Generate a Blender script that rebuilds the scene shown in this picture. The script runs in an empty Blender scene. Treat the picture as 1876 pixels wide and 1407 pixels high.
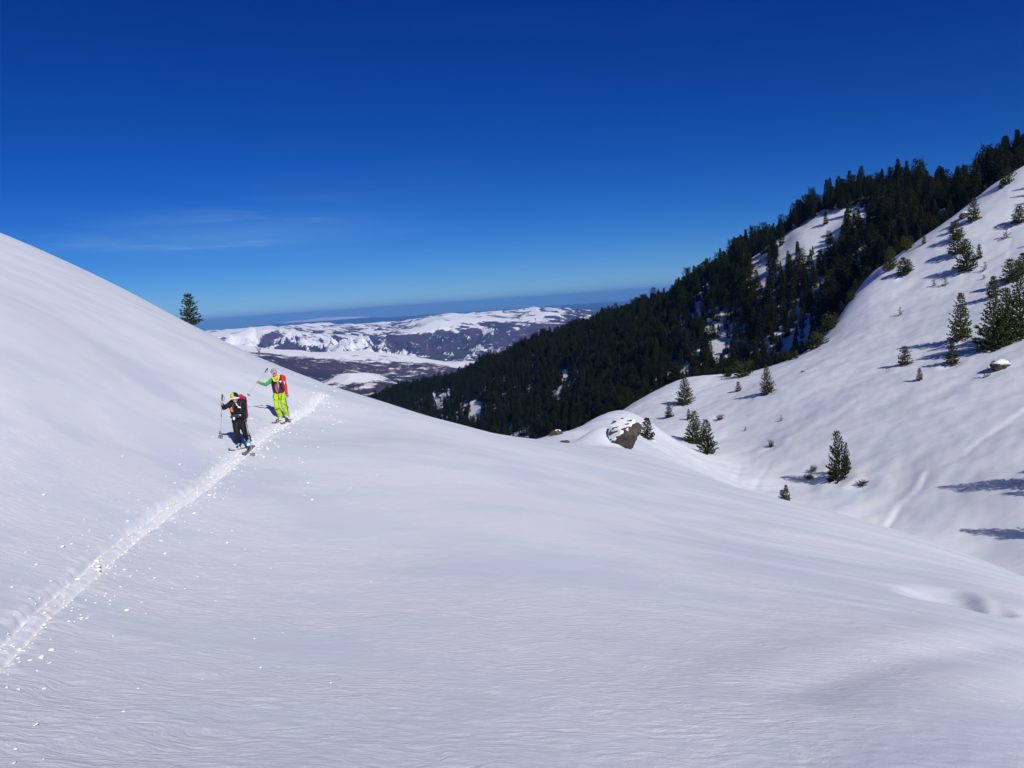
import bpy, bmesh, math, random
import numpy as np
from mathutils import Vector, Matrix, Quaternion

# ------------------------------------------------------------------ camera numbers
W0, H0, FPX = 1876.0, 1407.0, 1472.0
PITCH, ROLL = math.radians(5.9), math.radians(4.0)
_F = np.array([0, math.cos(PITCH), -math.sin(PITCH)])
_U0 = np.array([0, math.sin(PITCH), math.cos(PITCH)])
_R0 = np.array([1.0, 0, 0])
CR = math.cos(ROLL) * _R0 - math.sin(ROLL) * _U0
CU = math.cos(ROLL) * _U0 + math.sin(ROLL) * _R0
CF = _F

def ray(u, v):
    """unit direction of a photograph pixel (eye at the origin)"""
    d = CF * FPX + CR * (u - W0 / 2) - CU * (v - H0 / 2)
    return d / np.linalg.norm(d)

def to_px(x, y, z):
    f = x * CF[0] + y * CF[1] + z * CF[2]
    r = x * CR[0] + y * CR[1] + z * CR[2]
    p = x * CU[0] + y * CU[1] + z * CU[2]
    f = np.where(f > 0.05, f, np.nan)
    return W0 / 2 + FPX * r / f, H0 / 2 - FPX * p / f

SUN_TO = -ray(340, 1799)                      # unit vector towards the sun
SUN_EL = math.asin(SUN_TO[2])
SUN_AZ = math.atan2(SUN_TO[0], SUN_TO[1])     # clockwise from +Y

scene = bpy.context.scene
cam_d = bpy.data.cameras.new("camera")
cam_d.sensor_width = 36.0
cam_d.sensor_fit = 'HORIZONTAL'
cam_d.lens = 36.0 * FPX / W0
cam_d.clip_start = 0.1
cam_d.clip_end = 400000.0
cam = bpy.data.objects.new("camera", cam_d)
scene.collection.objects.link(cam)
M = Matrix(((CR[0], CU[0], -CF[0], 0), (CR[1], CU[1], -CF[1], 0), (CR[2], CU[2], -CF[2], 0), (0, 0, 0, 1)))
cam.matrix_world = M
scene.camera = cam

# ------------------------------------------------------------------ world and sun
SKY_STRENGTH = 0.095
SUN_STRENGTH = 4.25
world = bpy.data.worlds.new("World")
scene.world = world
world.use_nodes = True
nt = world.node_tree
nt.nodes.clear()
def wn(t, **kw):
    n = nt.nodes.new(t)
    for k, v in kw.items():
        setattr(n, k, v)
    return n
wo = wn('ShaderNodeOutputWorld'); bg = wn('ShaderNodeBackground')
sky = wn('ShaderNodeTexSky', sky_type='NISHITA', sun_disc=False)
sky.sun_elevation = SUN_EL
sky.sun_rotation = SUN_AZ
sky.altitude = 2300; sky.air_density = 0.9; sky.dust_density = 0.25; sky.ozone_density = 4.0
hs = wn('ShaderNodeHueSaturation'); hs.inputs['Saturation'].default_value = 1.28; hs.inputs['Value'].default_value = 1.0
gm = wn('ShaderNodeGamma'); gm.inputs['Gamma'].default_value = 1.0
# thin cirrus: stretched noise on the direction, kept to a low band of the sky
tc = wn('ShaderNodeTexCoord'); sep = wn('ShaderNodeSeparateXYZ')
nt.links.new(tc.outputs['Generated'], sep.inputs[0])
mp = wn('ShaderNodeMapping'); mp.inputs['Scale'].default_value = (2.2, 2.2, 26.0); mp.inputs['Rotation'].default_value = (0.0, 0.06, 0.0)
nz = wn('ShaderNodeTexNoise'); nz.inputs['Scale'].default_value = 1.6; nz.inputs['Detail'].default_value = 6; nz.inputs['Roughness'].default_value = 0.62
nt.links.new(tc.outputs['Generated'], mp.inputs[0]); nt.links.new(mp.outputs[0], nz.inputs['Vector'])
cr = wn('ShaderNodeValToRGB'); cr.color_ramp.elements[0].position = 0.50; cr.color_ramp.elements[1].position = 0.82
nt.links.new(nz.outputs['Fac'], cr.inputs[0])
def mth(op, a, b=None, clamp=False):
    n = wn('ShaderNodeMath', operation=op); n.use_clamp = clamp
    for i, s in enumerate((a, b)):
        if s is None: continue
        if isinstance(s, (int, float)): n.inputs[i].default_value = s
        else: nt.links.new(s, n.inputs[i])
    return n.outputs[0]
def blob(u, v, ru, rv):
    """soft patch of sky round a photograph direction (radii in degrees)"""
    d = ray(u, v)
    az, el = math.atan2(d[0], d[1]), math.asin(d[2])
    azn = mth('ARCTAN2', sep.outputs[0], sep.outputs[1])
    a = mth('DIVIDE', mth('SUBTRACT', azn, az), math.radians(ru))
    b = mth('DIVIDE', mth('SUBTRACT', mth('ARCSINE', sep.outputs[2]), el), math.radians(rv))
    s = mth('ADD', mth('MULTIPLY', a, a), mth('MULTIPLY', b, b))
    return mth('POWER', 2.718, mth('MULTIPLY', s, -1.0))
cl = mth('ADD', mth('MULTIPLY', blob(400, 438, 8.5, 1.0), 1.5), mth('MULTIPLY', blob(520, 415, 8, 1.2), 0.7))
cl = mth('ADD', cl, mth('MULTIPLY', blob(640, 350, 11, 2.2), 0.07))
cl = mth('ADD', cl, 0.02)
cf = mth('MULTIPLY', mth('ADD', mth('MULTIPLY', cr.outputs[0], 1.0), 0.22), cl, True)
cf = mth('MULTIPLY', cf, 0.42)
cmix = wn('ShaderNodeMix', data_type='RGBA')
cmix.inputs['B'].default_value = (2.7, 5.2, 7.2, 1)
nt.links.new(cf, cmix.inputs['Factor'])
nt.links.new(sky.outputs[0], hs.inputs['Color']); nt.links.new(hs.outputs[0], gm.inputs['Color'])
# high-altitude clear air: each channel deepened towards the zenith
sc3 = wn('ShaderNodeSeparateColor'); cc3 = wn('ShaderNodeCombineColor')
nt.links.new(gm.outputs[0], sc3.inputs[0])
for i_, (k_, g_) in enumerate(((0.38, 1.5), (0.50, 1.33), (0.75, 1.15))):
    o3 = mth('MULTIPLY', mth('POWER', mth('MULTIPLY', sc3.outputs[i_], 0.095), g_), k_ / 0.095)
    nt.links.new(o3, cc3.inputs[i_])
nt.links.new(cc3.outputs[0], cmix.inputs['A']); nt.links.new(cmix.outputs['Result'], bg.inputs['Color'])
bg.inputs['Strength'].default_value = SKY_STRENGTH
nt.links.new(bg.outputs[0], wo.inputs['Surface'])
world.cycles.sampling_method = 'MANUAL'; world.cycles.sample_map_resolution = 1024

sun_d = bpy.data.lights.new("sun", 'SUN')
sun_d.energy = SUN_STRENGTH; sun_d.angle = math.radians(0.5); sun_d.color = (1.0, 0.965, 0.92)
sun = bpy.data.objects.new("sun", sun_d)
sun.rotation_euler = Vector(SUN_TO).to_track_quat('Z', 'Y').to_euler()
scene.collection.objects.link(sun)

vs = scene.view_settings
scene.display_settings.display_device = 'sRGB'
vs.view_transform = 'Standard'; vs.look = 'None'; vs.exposure = 0.0; vs.gamma = 1.0; vs.use_curve_mapping = False
scene.cycles.use_denoising = True
scene.cycles.max_bounces = 6; scene.cycles.diffuse_bounces = 3; scene.cycles.glossy_bounces = 2
scene.cycles.volume_bounces = 1; scene.cycles.transparent_max_bounces = 8
scene.cycles.volume_max_steps = 64

# ------------------------------------------------------------------ helpers
rng = np.random.default_rng(7)
rnd = random.Random(11)
ROOT = scene.collection
#<<TERRAIN
_perm = np.random.default_rng(5).permutation(4096)
_ga = np.random.default_rng(6).uniform(0, 2 * math.pi, 4096)
_gx, _gy = np.cos(_ga), np.sin(_ga)
def noise(x, y, seed=0):
    x = np.asarray(x, float) + seed * 17.31; y = np.asarray(y, float) - seed * 9.73
    xi, yi = np.floor(x).astype(np.int64), np.floor(y).astype(np.int64)
    fx, fy = x - xi, y - yi
    def g(ix, iy, dx, dy):
        h = _perm[(_perm[ix & 4095] + iy) & 4095]
        return _gx[h] * dx + _gy[h] * dy
    u, v = fx * fx * fx * (fx * (fx * 6 - 15) + 10), fy * fy * fy * (fy * (fy * 6 - 15) + 10)
    a = g(xi, yi, fx, fy); b = g(xi + 1, yi, fx - 1, fy)
    c = g(xi, yi + 1, fx, fy - 1); d = g(xi + 1, yi + 1, fx - 1, fy - 1)
    return ((a + (b - a) * u) * (1 - v) + (c + (d - c) * u) * v) * 1.5
def fbm(x, y, oct=4, gain=0.5, seed=0):
    s = 0; a = 1.0; f = 1.0
    for i in range(oct):
        s = s + a * noise(x * f, y * f, seed + i * 3); a *= gain; f *= 2.03
    return s
def sstep(a, b, x):
    t = np.clip((x - a) / (b - a), 0, 1); return t * t * (3 - 2 * t)

def eye_v(u):      # photograph row of the eye level at column u
    return H0 / 2 - FPX * math.tan(PITCH) / 1.0 - (u - W0 / 2) * math.tan(ROLL)

EYE = 1.7
# (column, row, horizontal distance): where the ground is seen in the photograph and how far away it stands
CP_A = [(0,1200,7.55),(0,1407,5.03),(250,970,13.54),(410,850,20.29),(452,824,22.82),(516,772,29.62),(600,715,53.1),(0,427,63.47),(0,560,28.23),(0,700,20.2),(0,900,14.0),(200,520,69.01),(200,640,30.38),(200,800,19.81),(343,592,58.9),(300,700,29.0),(480,657,54.6),(600,702,54.5),(700,738,46.23),(800,768,34.58),(900,795,39.47),(985,806,46.27),(1080,818,70.88),(1160,824,64.55),(1200,838,69.67),(1270,862,51.03),(1340,890,44.05),(1440,917,39.56),(1530,940,41.6),(1620,966,36.56),(1750,1008,35.51),(1876,1056,32.71),(450,1407,4.72),(938,1407,4.53),(1400,1407,4.79),(1876,1407,5.35),(450,1100,9.94),(938,1100,9.59),(1400,1150,9.41),(1876,1200,11.13),(700,900,17.75),(938,950,15.32),(1200,950,19.34),(1400,1000,18.45),(1650,1050,18.11),(1876,1110,16.27),(600,820,23.34),(800,830,23.28),(1000,870,23.68),(1200,880,29.36),(1770,1105,15.7)]
CP_BACK = [(0,470,82.97),(0,620,92.13),(200,560,69.26),(200,720,107.65),(343,625,77.63),(343,760,114.25),(480,700,69.8),(480,820,98.08),(600,760,65.28),(700,800,59.57),(800,835,65.99),(900,850,56.53),(985,850,109.12),(600,860,98.04),(700,860,111.76),(800,880,97.59),(900,880,126.65),(1340,930,58.98),(1440,962,63.96),(1530,990,51.62),(1620,1025,59.57),(1750,1075,51.49),(1876,1130,52.15)]
CP_B = [(1180,726,192.53),(1250,693,203.58),(1320,687,194.94),(1370,683,192.24),(1440,664,198.89),(1520,618,192.35),(1545,560,215.15),(1600,492,246.11),(1700,430,222.88),(1800,352,236.77),(1876,302,232.12),(1040,792,83.62),(1100,770,99.77),(1140,752,115.04),(1200,800,103.73),(1283,825,129.12),(1340,860,113.94),(1405,722,150.84),(1440,900,101.28),(1538,880,100.47),(1620,950,88.48),(1700,870,94.46),(1761,624,148.76),(1830,640,136.17),(1876,640,131.5),(1770,495,195.16),(1658,505,206.67),(1256,742,166.92),(1876,1040,73.86),(1876,900,84.79),(1876,760,104.48),(1650,577,184.62),(1600,700,136.53),(1500,760,127.7),(1700,760,113.01),(1876,400,207.99),(1450,820,116.54),(1800,1000,79.5)]
CP_BC = [(1100,800,211.55),(1100,815,223.84),(1250,722,221.73),(1250,732,276.58),(1370,715,228.17),(1440,700,267.03),(1520,660,219.63),(1600,540,259.68),(1700,480,248.09),(1800,405,263.43),(1876,350,301.53)]
CP_C = [(600,860,1400),(705,730,1300),(800,706,1150),(900,668,1000),(1000,628,860),(1100,592,760),(1200,565,680),(1300,524,600),(1350,492,560),(1400,466,520),(1440,420,485),(1490,386,455),(1550,382,430),(1610,384,408),(1740,356,370),(1800,350,360),(1845,310,350),(1876,262,340),
 (650,800,1050),(750,770,950),(870,805,700),(960,822,560),(1040,806,470),(1100,776,430),(1180,736,400),(1300,696,370),(1440,676,340),(1530,620,320),(1600,510,320),(1650,460,318),(1750,400,320),(1876,320,325)]
CP_CB = [(600,1000,1800),(705,860,1600),(900,800,1300),(1100,720,1050),(1300,680,850),(1500,620,680),(1600,600,620),(1876,520,520)]
def cp_xyz():
    P = []
    for u, v, d in CP_A + CP_BACK + CP_B + CP_BC + CP_C + CP_CB:
        r = ray(u, v); s = d / math.hypot(r[0], r[1]); P.append((r[0] * s, r[1] * s, r[2] * s))
    return np.array(P)
_P = cp_xyz()
def _feat(x, y):
    r = np.hypot(x, y); th = np.arctan2(x, y)
    return 1.35 * np.log(r), th * 1.9, r
_pa, _pb, _pr = _feat(_P[:, 0], _P[:, 1])
_pw = (_P[:, 2] + EYE) / _pr
# soft plane points just round the camera and off both sides
GX, GY = -0.25, -0.22
ex = [(a, r) for a in (-70, -50, -20, 0, 20, 50, 70) for r in (1.2,)] + [(-62, 8), (-62, 30), (62, 8), (-50, 15), (50, 12)]
for a, r in ex:
    th = math.radians(a)
    _pa = np.append(_pa, 1.35 * math.log(r)); _pb = np.append(_pb, th * 1.9)
    _pw = np.append(_pw, GX * math.sin(th) + GY * math.cos(th) - (0.07 if r > 5 and a > 0 else 0))
def _tps(d2): return 0.5 * d2 * np.log(d2 + 1e-12)
_N = len(_pa)
_D2 = (_pa[:, None] - _pa) ** 2 + (_pb[:, None] - _pb) ** 2
_A = np.zeros((_N + 3, _N + 3)); _A[:_N, :_N] = _tps(_D2) + np.eye(_N) * 1.2e-3
_A[:_N, _N] = 1; _A[:_N, _N + 1] = _pa; _A[:_N, _N + 2] = _pb
_A[_N, :_N] = 1; _A[_N + 1, :_N] = _pa; _A[_N + 2, :_N] = _pb
_C = np.linalg.solve(_A, np.append(_pw, [0, 0, 0]))
def base_w(x, y):
    a, b, r = _feat(x, y)
    out = np.empty(a.shape)
    fa, fb, fo = a.ravel(), b.ravel(), out.reshape(-1)
    for i in range(0, fa.size, 40000):
        A, B = fa[i:i + 40000], fb[i:i + 40000]
        d2 = (A[:, None] - _pa[None]) ** 2 + (B[:, None] - _pb[None]) ** 2
        fo[i:i + 40000] = _tps(d2) @ _C[:_N] + _C[_N] + _C[_N + 1] * A + _C[_N + 2] * B
    return out
def seg_dist(x, y, pts):
    """distance to a polyline, signed side and running length"""
    best = np.full(x.shape, 1e9); side = np.zeros(x.shape); run = np.zeros(x.shape); acc = 0.0
    for (ax, ay), (bx, by) in zip(pts[:-1], pts[1:]):
        dx, dy = bx - ax, by - ay; L = math.hypot(dx, dy)
        t = np.clip(((x - ax) * dx + (y - ay) * dy) / (L * L), 0, 1)
        qx, qy = x - ax - t * dx, y - ay - t * dy
        d = np.hypot(qx, qy); m = d < best
        best = np.where(m, d, best); side = np.where(m, np.sign(dx * qy - dy * qx), side); run = np.where(m, acc + t * L, run)
        acc += L
    return best, side, run
def h0(x, y):
    """large form of the near mountain"""
    x = np.asarray(x, float); y = np.asarray(y, float)
    r = np.maximum(np.hypot(x, y), 1e-3); th = np.arctan2(x, y)
    a = np.abs(np.degrees(th))
    wp = np.clip((GX * np.sin(th) + GY * np.cos(th)), -0.4, 0.12) / (1 + r / 250.0)
    w = wp.copy()
    m = (a < 84)
    if m.any():
        wi = base_w(np.atleast_1d(x[m]), np.atleast_1d(y[m]))
        bl = 1 - sstep(42, 84, a[m])
        k = sstep(0.5, 1.3, r[m])
        wi = wp[m] * (1 - k) + wi * k
        w[m] = wp[m] * (1 - bl) + wi * bl
    z = -EYE + w * r
    z = z - sstep(1500, 3600, r) * 620
    return z
def hit0(u, v, f=None, dmin=2.0, dmax=1500.0):
    f = f or height
    d = ray(u, v); hl = math.hypot(d[0], d[1])
    ds = np.exp(np.linspace(math.log(dmin), math.log(dmax), 1600))
    x, y, z = d[0] / hl * ds, d[1] / hl * ds, d[2] / hl * ds
    g = f(x, y) - z
    i = np.argmax(g > 0)
    if g[i] <= 0: return None
    a, b = ds[max(i - 1, 0)], ds[i]
    t = g[i - 1] / (g[i - 1] - g[i]) if i > 0 else 0
    s = a + (b - a) * t
    return np.array([d[0] / hl * s, d[1] / hl * s, d[2] / hl * s])
def pt_at(u, v, d):
    r = ray(u, v); s = d / math.hypot(r[0], r[1]); return np.array([r[0] * s, r[1] * s, r[2] * s])
# tracks and marks, as world polylines found on the large form
def _poly(pix, dmin=2.0): 
    o = []
    for u, v in pix:
        p = hit0(u, v, h0, dmin)
        if p is not None: o.append((p[0], p[1]))
    return o
TRACK = _poly([(-260,1420),(-120,1300),(0,1190),(60,1130),(130,1075),(200,1015),(250,975),(300,938),(350,905),(400,865),(440,832),(480,800),(520,775),(565,750),(592,722),(608,700)])
LINE_B = _poly([(1620,975),(1650,930),(1690,895),(1700,868),(1770,835),(1810,800),(1876,755),(1950,700)], 60)
LINES_B2 = [_poly([(1378,895),(1392,875),(1410,852)], 60), _poly([(1345,880),(1356,860)], 60), _poly([(1850,470),(1852,430),(1856,395)], 60)]
TRACK_UP = -1.0
FURROW = _poly([(1470,1262),(1550,1235),(1620,1215),(1720,1198),(1800,1190),(1850,1178)])
DRIFT = pt_at(1116, 797, 73.8)
WELLS = _poly([(1256,741),(1187,804),(1274,813),(1296,832),(1406,722),(1536,880),(1760,624),(1820,641),(1843,632),(1869,616),(1658,669),(1744,669),(1771,497),(1631,495),(1581,890),(1413,819),(1655,505)])
HOLLOW = hit0(1738, 1103, h0); HOLLOW2 = hit0(1802, 1119, h0)
# wind direction of the crust ripples
WA = math.radians(-14.0); WC, WS = math.cos(WA), math.sin(WA)
def height(x, y, parts=False):
    x = np.asarray(x, float); y = np.asarray(y, float)
    z = h0(x, y)
    r = np.hypot(x, y); th = np.degrees(np.arctan2(x, y))
    near = 1 - sstep(50, 90, r)
    cp, cq = x * WC + y * WS, -x * WS + y * WC
    # broad swells, hollows and wind crust
    z = z + near * (0.012 * fbm(cp / 8.0, cq / 5.0, 2, 0.4, 1) * sstep(2, 9, r))
    wr = 0.5 + 0.5 * noise(x / 5.0, y / 5.0, 8)
    z = z + near * 0.006 * wr ** 2 * fbm(cp / 0.45 + 0.5 * noise(x, y, 3), cq / 0.17, 3, 0.55, 12) * (1 - sstep(7, 16, r))
    z = z + near * 0.006 * wr * fbm(cp / 2.2 + 0.6 * noise(x / 2, y / 2, 3), cq / 0.8, 3, 0.5, 14) * (1 - sstep(9, 20, r))
    z = z + near * 0.0035 * fbm(cp / 0.20, cq / 0.06, 2, 0.55, 22) * (1 - sstep(5, 9, r))
    # overlapping crust plates with a tiny step
    pl = fbm(cp / 3.2 + 0.4 * noise(x / 1.1, y / 1.1, 31), cq / 1.3, 2, 0.5, 30)
    z = z + near * 0.007 * sstep(0.00, 0.10, pl) * (1 - sstep(14, 30, r)) * wr
    # streaks along the crest on the right
    rr = near * sstep(6, 20, r) * sstep(5, 20, th)
    z = z + rr * 0.034 * fbm(cp / 14.0, cq / 1.1, 3, 0.6, 41)
    far = sstep(60, 95, r) * (1 - sstep(300, 420, r))
    z = z + far * (0.35 * fbm(x / 22.0, y / 18.0, 3, 0.45, 50) + 0.11 * fbm(x / 4.0, y / 3.0, 3, 0.5, 60))
    fr = sstep(300, 420, r)
    z = z + fr * (5.0 * fbm(x / 60.0, y / 60.0, 4, 0.5, 70))
    # drift banked against the rock outcrop
    if DRIFT is not None:
        z = z + 1.75 * np.exp(-((((x - DRIFT[0]) / np.where(x > DRIFT[0], 1.0, 2.6)) ** 2 + ((y - DRIFT[1]) / 2.6) ** 2)) ** 1.3)
    for wx, wy in WELLS:
        qd = np.hypot(x - wx, y - wy); z = z - 0.30 * np.exp(-(qd / 1.1) ** 2) + 0.10 * np.exp(-((qd - 2.1) / 0.7) ** 2)
    # skinning track
    d, s, run = seg_dist(x, y, TRACK)
    w_ = 0.03 * noise(run * 0.9, 0 * run, 80)
    e = d * s
    ch = fbm(x / 0.15, y / 0.15, 3, 0.6, 90)
    ch2 = fbm(x / 0.35, y / 0.35, 3, 0.6, 95)
    scale = 1.0 + 0.7 * sstep(8, 30, r)
    uh = TRACK_UP
    kk = 0.72 + 0.30 * sstep(7, 26, r); e = e / kk; dk = d / kk
    z = z - 0.075 * np.exp(-((e + uh * 0.13 + w_) / 0.040) ** 2) - 0.055 * np.exp(-((e - uh * 0.10 + w_) / 0.045) ** 2) - 0.030 * np.exp(-(dk / 0.17) ** 2)
    z = z + (0.006 + 0.006 * ch) * np.exp(-((e - uh * 0.24) / 0.08) ** 2) + (0.004 + 0.007 * ch) * np.exp(-((e + uh * 0.24) / 0.07) ** 2)
    z = z + 0.010 * ch * np.exp(-(dk / 0.25) ** 2)
    fresh = np.clip(np.exp(-(dk / (0.215 + 0.07 * np.clip(ch2, -1, 1) + 0.03 * ch)) ** 4) * (0.85 + 0.35 * ch) + 0.5 * np.exp(-(d / 0.7) ** 2) * sstep(0.25, 0.8, ch2), 0, 1)
    # ski line on the far bowl
    d2, s2, run2 = seg_dist(x, y, LINE_B)
    z = z - 0.07 * np.exp(-(d2 / 0.35) ** 2) + 0.08 * np.exp(-((d2 * s2 - 0.8) / 0.5) ** 2) * (0.7 + 0.5 * noise(run2 / 6, 0 * run2, 5))
    fresh = np.maximum(fresh, 0.75 * np.exp(-((d2 * s2 - 0.3) / 0.36) ** 2) * (0.75 + 0.5 * noise(run2 / 3, 0 * run2, 15)))
    for L in LINES_B2:
        if len(L) > 1:
            d3, s3, _ = seg_dist(x, y, L)
            z = z - 0.07 * np.exp(-(d3 / 0.4) ** 2)
    # hollows near the right crest
    vz = np.array([math.sin(0.50), math.cos(0.50)])
    for c, ra, rb_, dp in ((HOLLOW, 0.45, 0.40, 0.15), (HOLLOW2, 0.40, 0.22, 0.08)):
        a = (x - c[0]) * vz[1] - (y - c[1]) * vz[0]; b = (x - c[0]) * vz[0] + (y - c[1]) * vz[1]
        a = np.where(a > 0, a / (ra * 1.0), a / (ra * 1.6)); b = np.where(b > 0, b / (rb_ * 3.4), b / (rb_ * 1.1))
        q = a * a + b * b
        z = z - dp * np.exp(-q ** 2.0) + 0.16 * dp * np.exp(-((np.sqrt(q) - 1.35) / 0.35) ** 2) * sstep(-0.6, 0.4, a)
    df, sf, _ = seg_dist(x, y, FURROW)
    z = z - 0.030 * np.exp(-(df / 0.30) ** 2) + 0.015 * np.exp(-((df - 0.7) / 0.35) ** 2)
    if parts: return z, fresh, d
    return z
#TERRAIN>>

# ------------------------------------------------------------------ materials
def new_mat(name):
    m = bpy.data.materials.new(name); m.use_nodes = True
    t = m.node_tree; t.nodes.clear()
    out = t.nodes.new('ShaderNodeOutputMaterial'); b = t.nodes.new('ShaderNodeBsdfPrincipled')
    t.links.new(b.outputs[0], out.inputs['Surface'])
    return m, t, b
def N(t, typ, ins=None, **kw):
    n = t.nodes.new(typ)
    for k, v in kw.items(): setattr(n, k, v)
    for k, v in (ins or {}).items():
        if hasattr(v, 'is_output') or hasattr(v, 'links'): t.links.new(v, n.inputs[k])
        else: n.inputs[k].default_value = v
    return n
def mixc(t, fac, a, b):
    n = N(t, 'ShaderNodeMix', data_type='RGBA')
    for k, v in (('Factor', fac), ('A', a), ('B', b)):
        if hasattr(v, 'links'): t.links.new(v, n.inputs[k])
        else: n.inputs[k].default_value = v if not isinstance(v, tuple) else (*v, 1)
    return n.outputs['Result']
def ramp(t, fac, lo, hi):
    n = N(t, 'ShaderNodeMapRange', {'Value': fac, 'From Min': lo, 'From Max': hi}); n.interpolation_type = 'SMOOTHSTEP'
    return n.outputs[0]
def m_math(t, op, a, b=0.0):
    n = N(t, 'ShaderNodeMath', operation=op)
    for i, v in enumerate((a, b)):
        if hasattr(v, 'links'): t.links.new(v, n.inputs[i])
        else: n.inputs[i].default_value = v
    return n.outputs[0]

def snow_material():
    m, t, b = new_mat('snow')
    geo = N(t, 'ShaderNodeTexCoord').outputs['Object']
    fresh = N(t, 'ShaderNodeAttribute', attribute_name='fresh').outputs['Fac']
    near = N(t, 'ShaderNodeAttribute', attribute_name='near').outputs['Fac']
    wv = N(t, 'ShaderNodeTexNoise', {'Vector': geo, 'Scale': 0.9, 'Detail': 3.0}).outputs['Color']
    warp = N(t, 'ShaderNodeVectorMath', {0: wv, 1: (0.9, 0.9, 0.0)}, operation='MULTIPLY').outputs[0]
    gw = N(t, 'ShaderNodeVectorMath', {0: geo, 1: warp}, operation='ADD').outputs[0]
    mp1 = N(t, 'ShaderNodeMapping', {'Vector': gw, 'Rotation': (0, 0, math.radians(14)), 'Scale': (1.0, 3.9, 1.0)}).outputs[0]
    n1 = N(t, 'ShaderNodeTexNoise', {'Vector': mp1, 'Scale': 4.6, 'Detail': 6.0, 'Roughness': 0.68}).outputs['Fac']
    mp2 = N(t, 'ShaderNodeMapping', {'Vector': geo, 'Rotation': (0, 0, math.radians(14)), 'Scale': (0.17, 0.30, 0.3)}).outputs[0]
    n2 = N(t, 'ShaderNodeTexNoise', {'Vector': mp2, 'Scale': 1.4, 'Detail': 5.0, 'Roughness': 0.55}).outputs['Fac']
    n3 = N(t, 'ShaderNodeTexNoise', {'Vector': geo, 'Scale': 70.0, 'Detail': 3.0}).outputs['Fac']
    n4 = N(t, 'ShaderNodeTexNoise', {'Vector': geo, 'Scale': 0.12, 'Detail': 4.0, 'Roughness': 0.5}).outputs['Fac']
    # wind crust, thin rime streaks on it, fresh churned snow
    c = mixc(t, ramp(t, n2, 0.40, 0.58), (0.635, 0.68, 0.75), (0.73, 0.752, 0.792))
    st = m_math(t, 'MULTIPLY', m_math(t, 'MULTIPLY', ramp(t, n1, 0.55, 0.63), ramp(t, n2, 0.36, 0.56)), near)
    c = mixc(t, m_math(t, 'MULTIPLY', st, 0.80), c, (0.86, 0.87, 0.90))
    c = mixc(t, m_math(t, 'MULTIPLY', ramp(t, n4, 0.4, 0.65), 0.35), c, (0.79, 0.80, 0.83))
    c = mixc(t, fresh, c, (0.90, 0.90, 0.915))
    t.links.new(c, b.inputs['Base Color'])
    b.inputs['Roughness'].default_value = 0.62
    b.inputs['Specular IOR Level'].default_value = 0.25
    b1 = N(t, 'ShaderNodeBump', {'Height': n1, 'Distance': 0.020, 'Strength': m_math(t, 'MULTIPLY', m_math(t, 'MULTIPLY', near, m_math(t, 'ADD', m_math(t, 'MULTIPLY', ramp(t, n2, 0.38, 0.62), 0.9), 0.12)), 1.0)})
    b2 = N(t, 'ShaderNodeBump', {'Height': n3, 'Distance': 0.004, 'Strength': m_math(t, 'MULTIPLY', near, 0.6), 'Normal': b1.outputs[0]})
    n5 = N(t, 'ShaderNodeTexNoise', {'Vector': geo, 'Scale': 0.5, 'Detail': 5.0, 'Roughness': 0.6}).outputs['Fac']
    b3 = N(t, 'ShaderNodeBump', {'Height': n5, 'Distance': 0.10, 'Strength': 0.22, 'Normal': b2.outputs[0]})
    t.links.new(b3.outputs[0], b.inputs['Normal'])
    return m
MAT_SNOW = snow_material()

def plain_mat(name, col, rough=0.8, spec=0.3, var=0.0, scale=8.0, metal=0.0, bump=0.0):
    m, t, b = new_mat(name)
    b.inputs['Roughness'].default_value = rough; b.inputs['Specular IOR Level'].default_value = spec
    b.inputs['Metallic'].default_value = metal
    g = N(t, 'ShaderNodeTexCoord').outputs['Object']
    n = N(t, 'ShaderNodeTexNoise', {'Vector': g, 'Scale': scale, 'Detail': 4.0}).outputs['Fac']
    lo = tuple(max(0, c * (1 - var)) for c in col); hi = tuple(min(1, c * (1 + var)) for c in col)
    t.links.new(mixc(t, ramp(t, n, 0.3, 0.7), lo, hi), b.inputs['Base Color'])
    if bump:
        t.links.new(N(t, 'ShaderNodeBump', {'Height': n, 'Distance': bump, 'Strength': 0.7}).outputs[0], b.inputs['Normal'])
    return m
def needle_mat(name, a, c2):
    m, t, b = new_mat(name)
    rnd_ = N(t, 'ShaderNodeObjectInfo').outputs['Random']
    g = N(t, 'ShaderNodeTexCoord').outputs['Object']
    n = N(t, 'ShaderNodeTexNoise', {'Vector': g, 'Scale': 1.1, 'Detail': 4.0, 'Roughness': 0.7}).outputs['Fac']
    f = m_math(t, 'ADD', m_math(t, 'MULTIPLY', n, 0.9), m_math(t, 'MULTIPLY', rnd_, 0.45))
    t.links.new(mixc(t, ramp(t, f, 0.35, 0.95), a, c2), b.inputs['Base Color'])
    b.inputs['Roughness'].default_value = 0.8; b.inputs['Specular IOR Level'].default_value = 0.04
    return m
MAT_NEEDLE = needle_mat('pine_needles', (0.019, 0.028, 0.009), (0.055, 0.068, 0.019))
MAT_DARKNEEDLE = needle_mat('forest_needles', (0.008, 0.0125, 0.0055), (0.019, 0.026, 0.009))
MAT_BARK = plain_mat('pine_bark', (0.075, 0.058, 0.045), 0.9, 0.1, 0.3, 6.0)
MAT_TWIG = plain_mat('bare_twig', (0.14, 0.10, 0.075), 0.9, 0.1, 0.3, 10.0)

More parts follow.
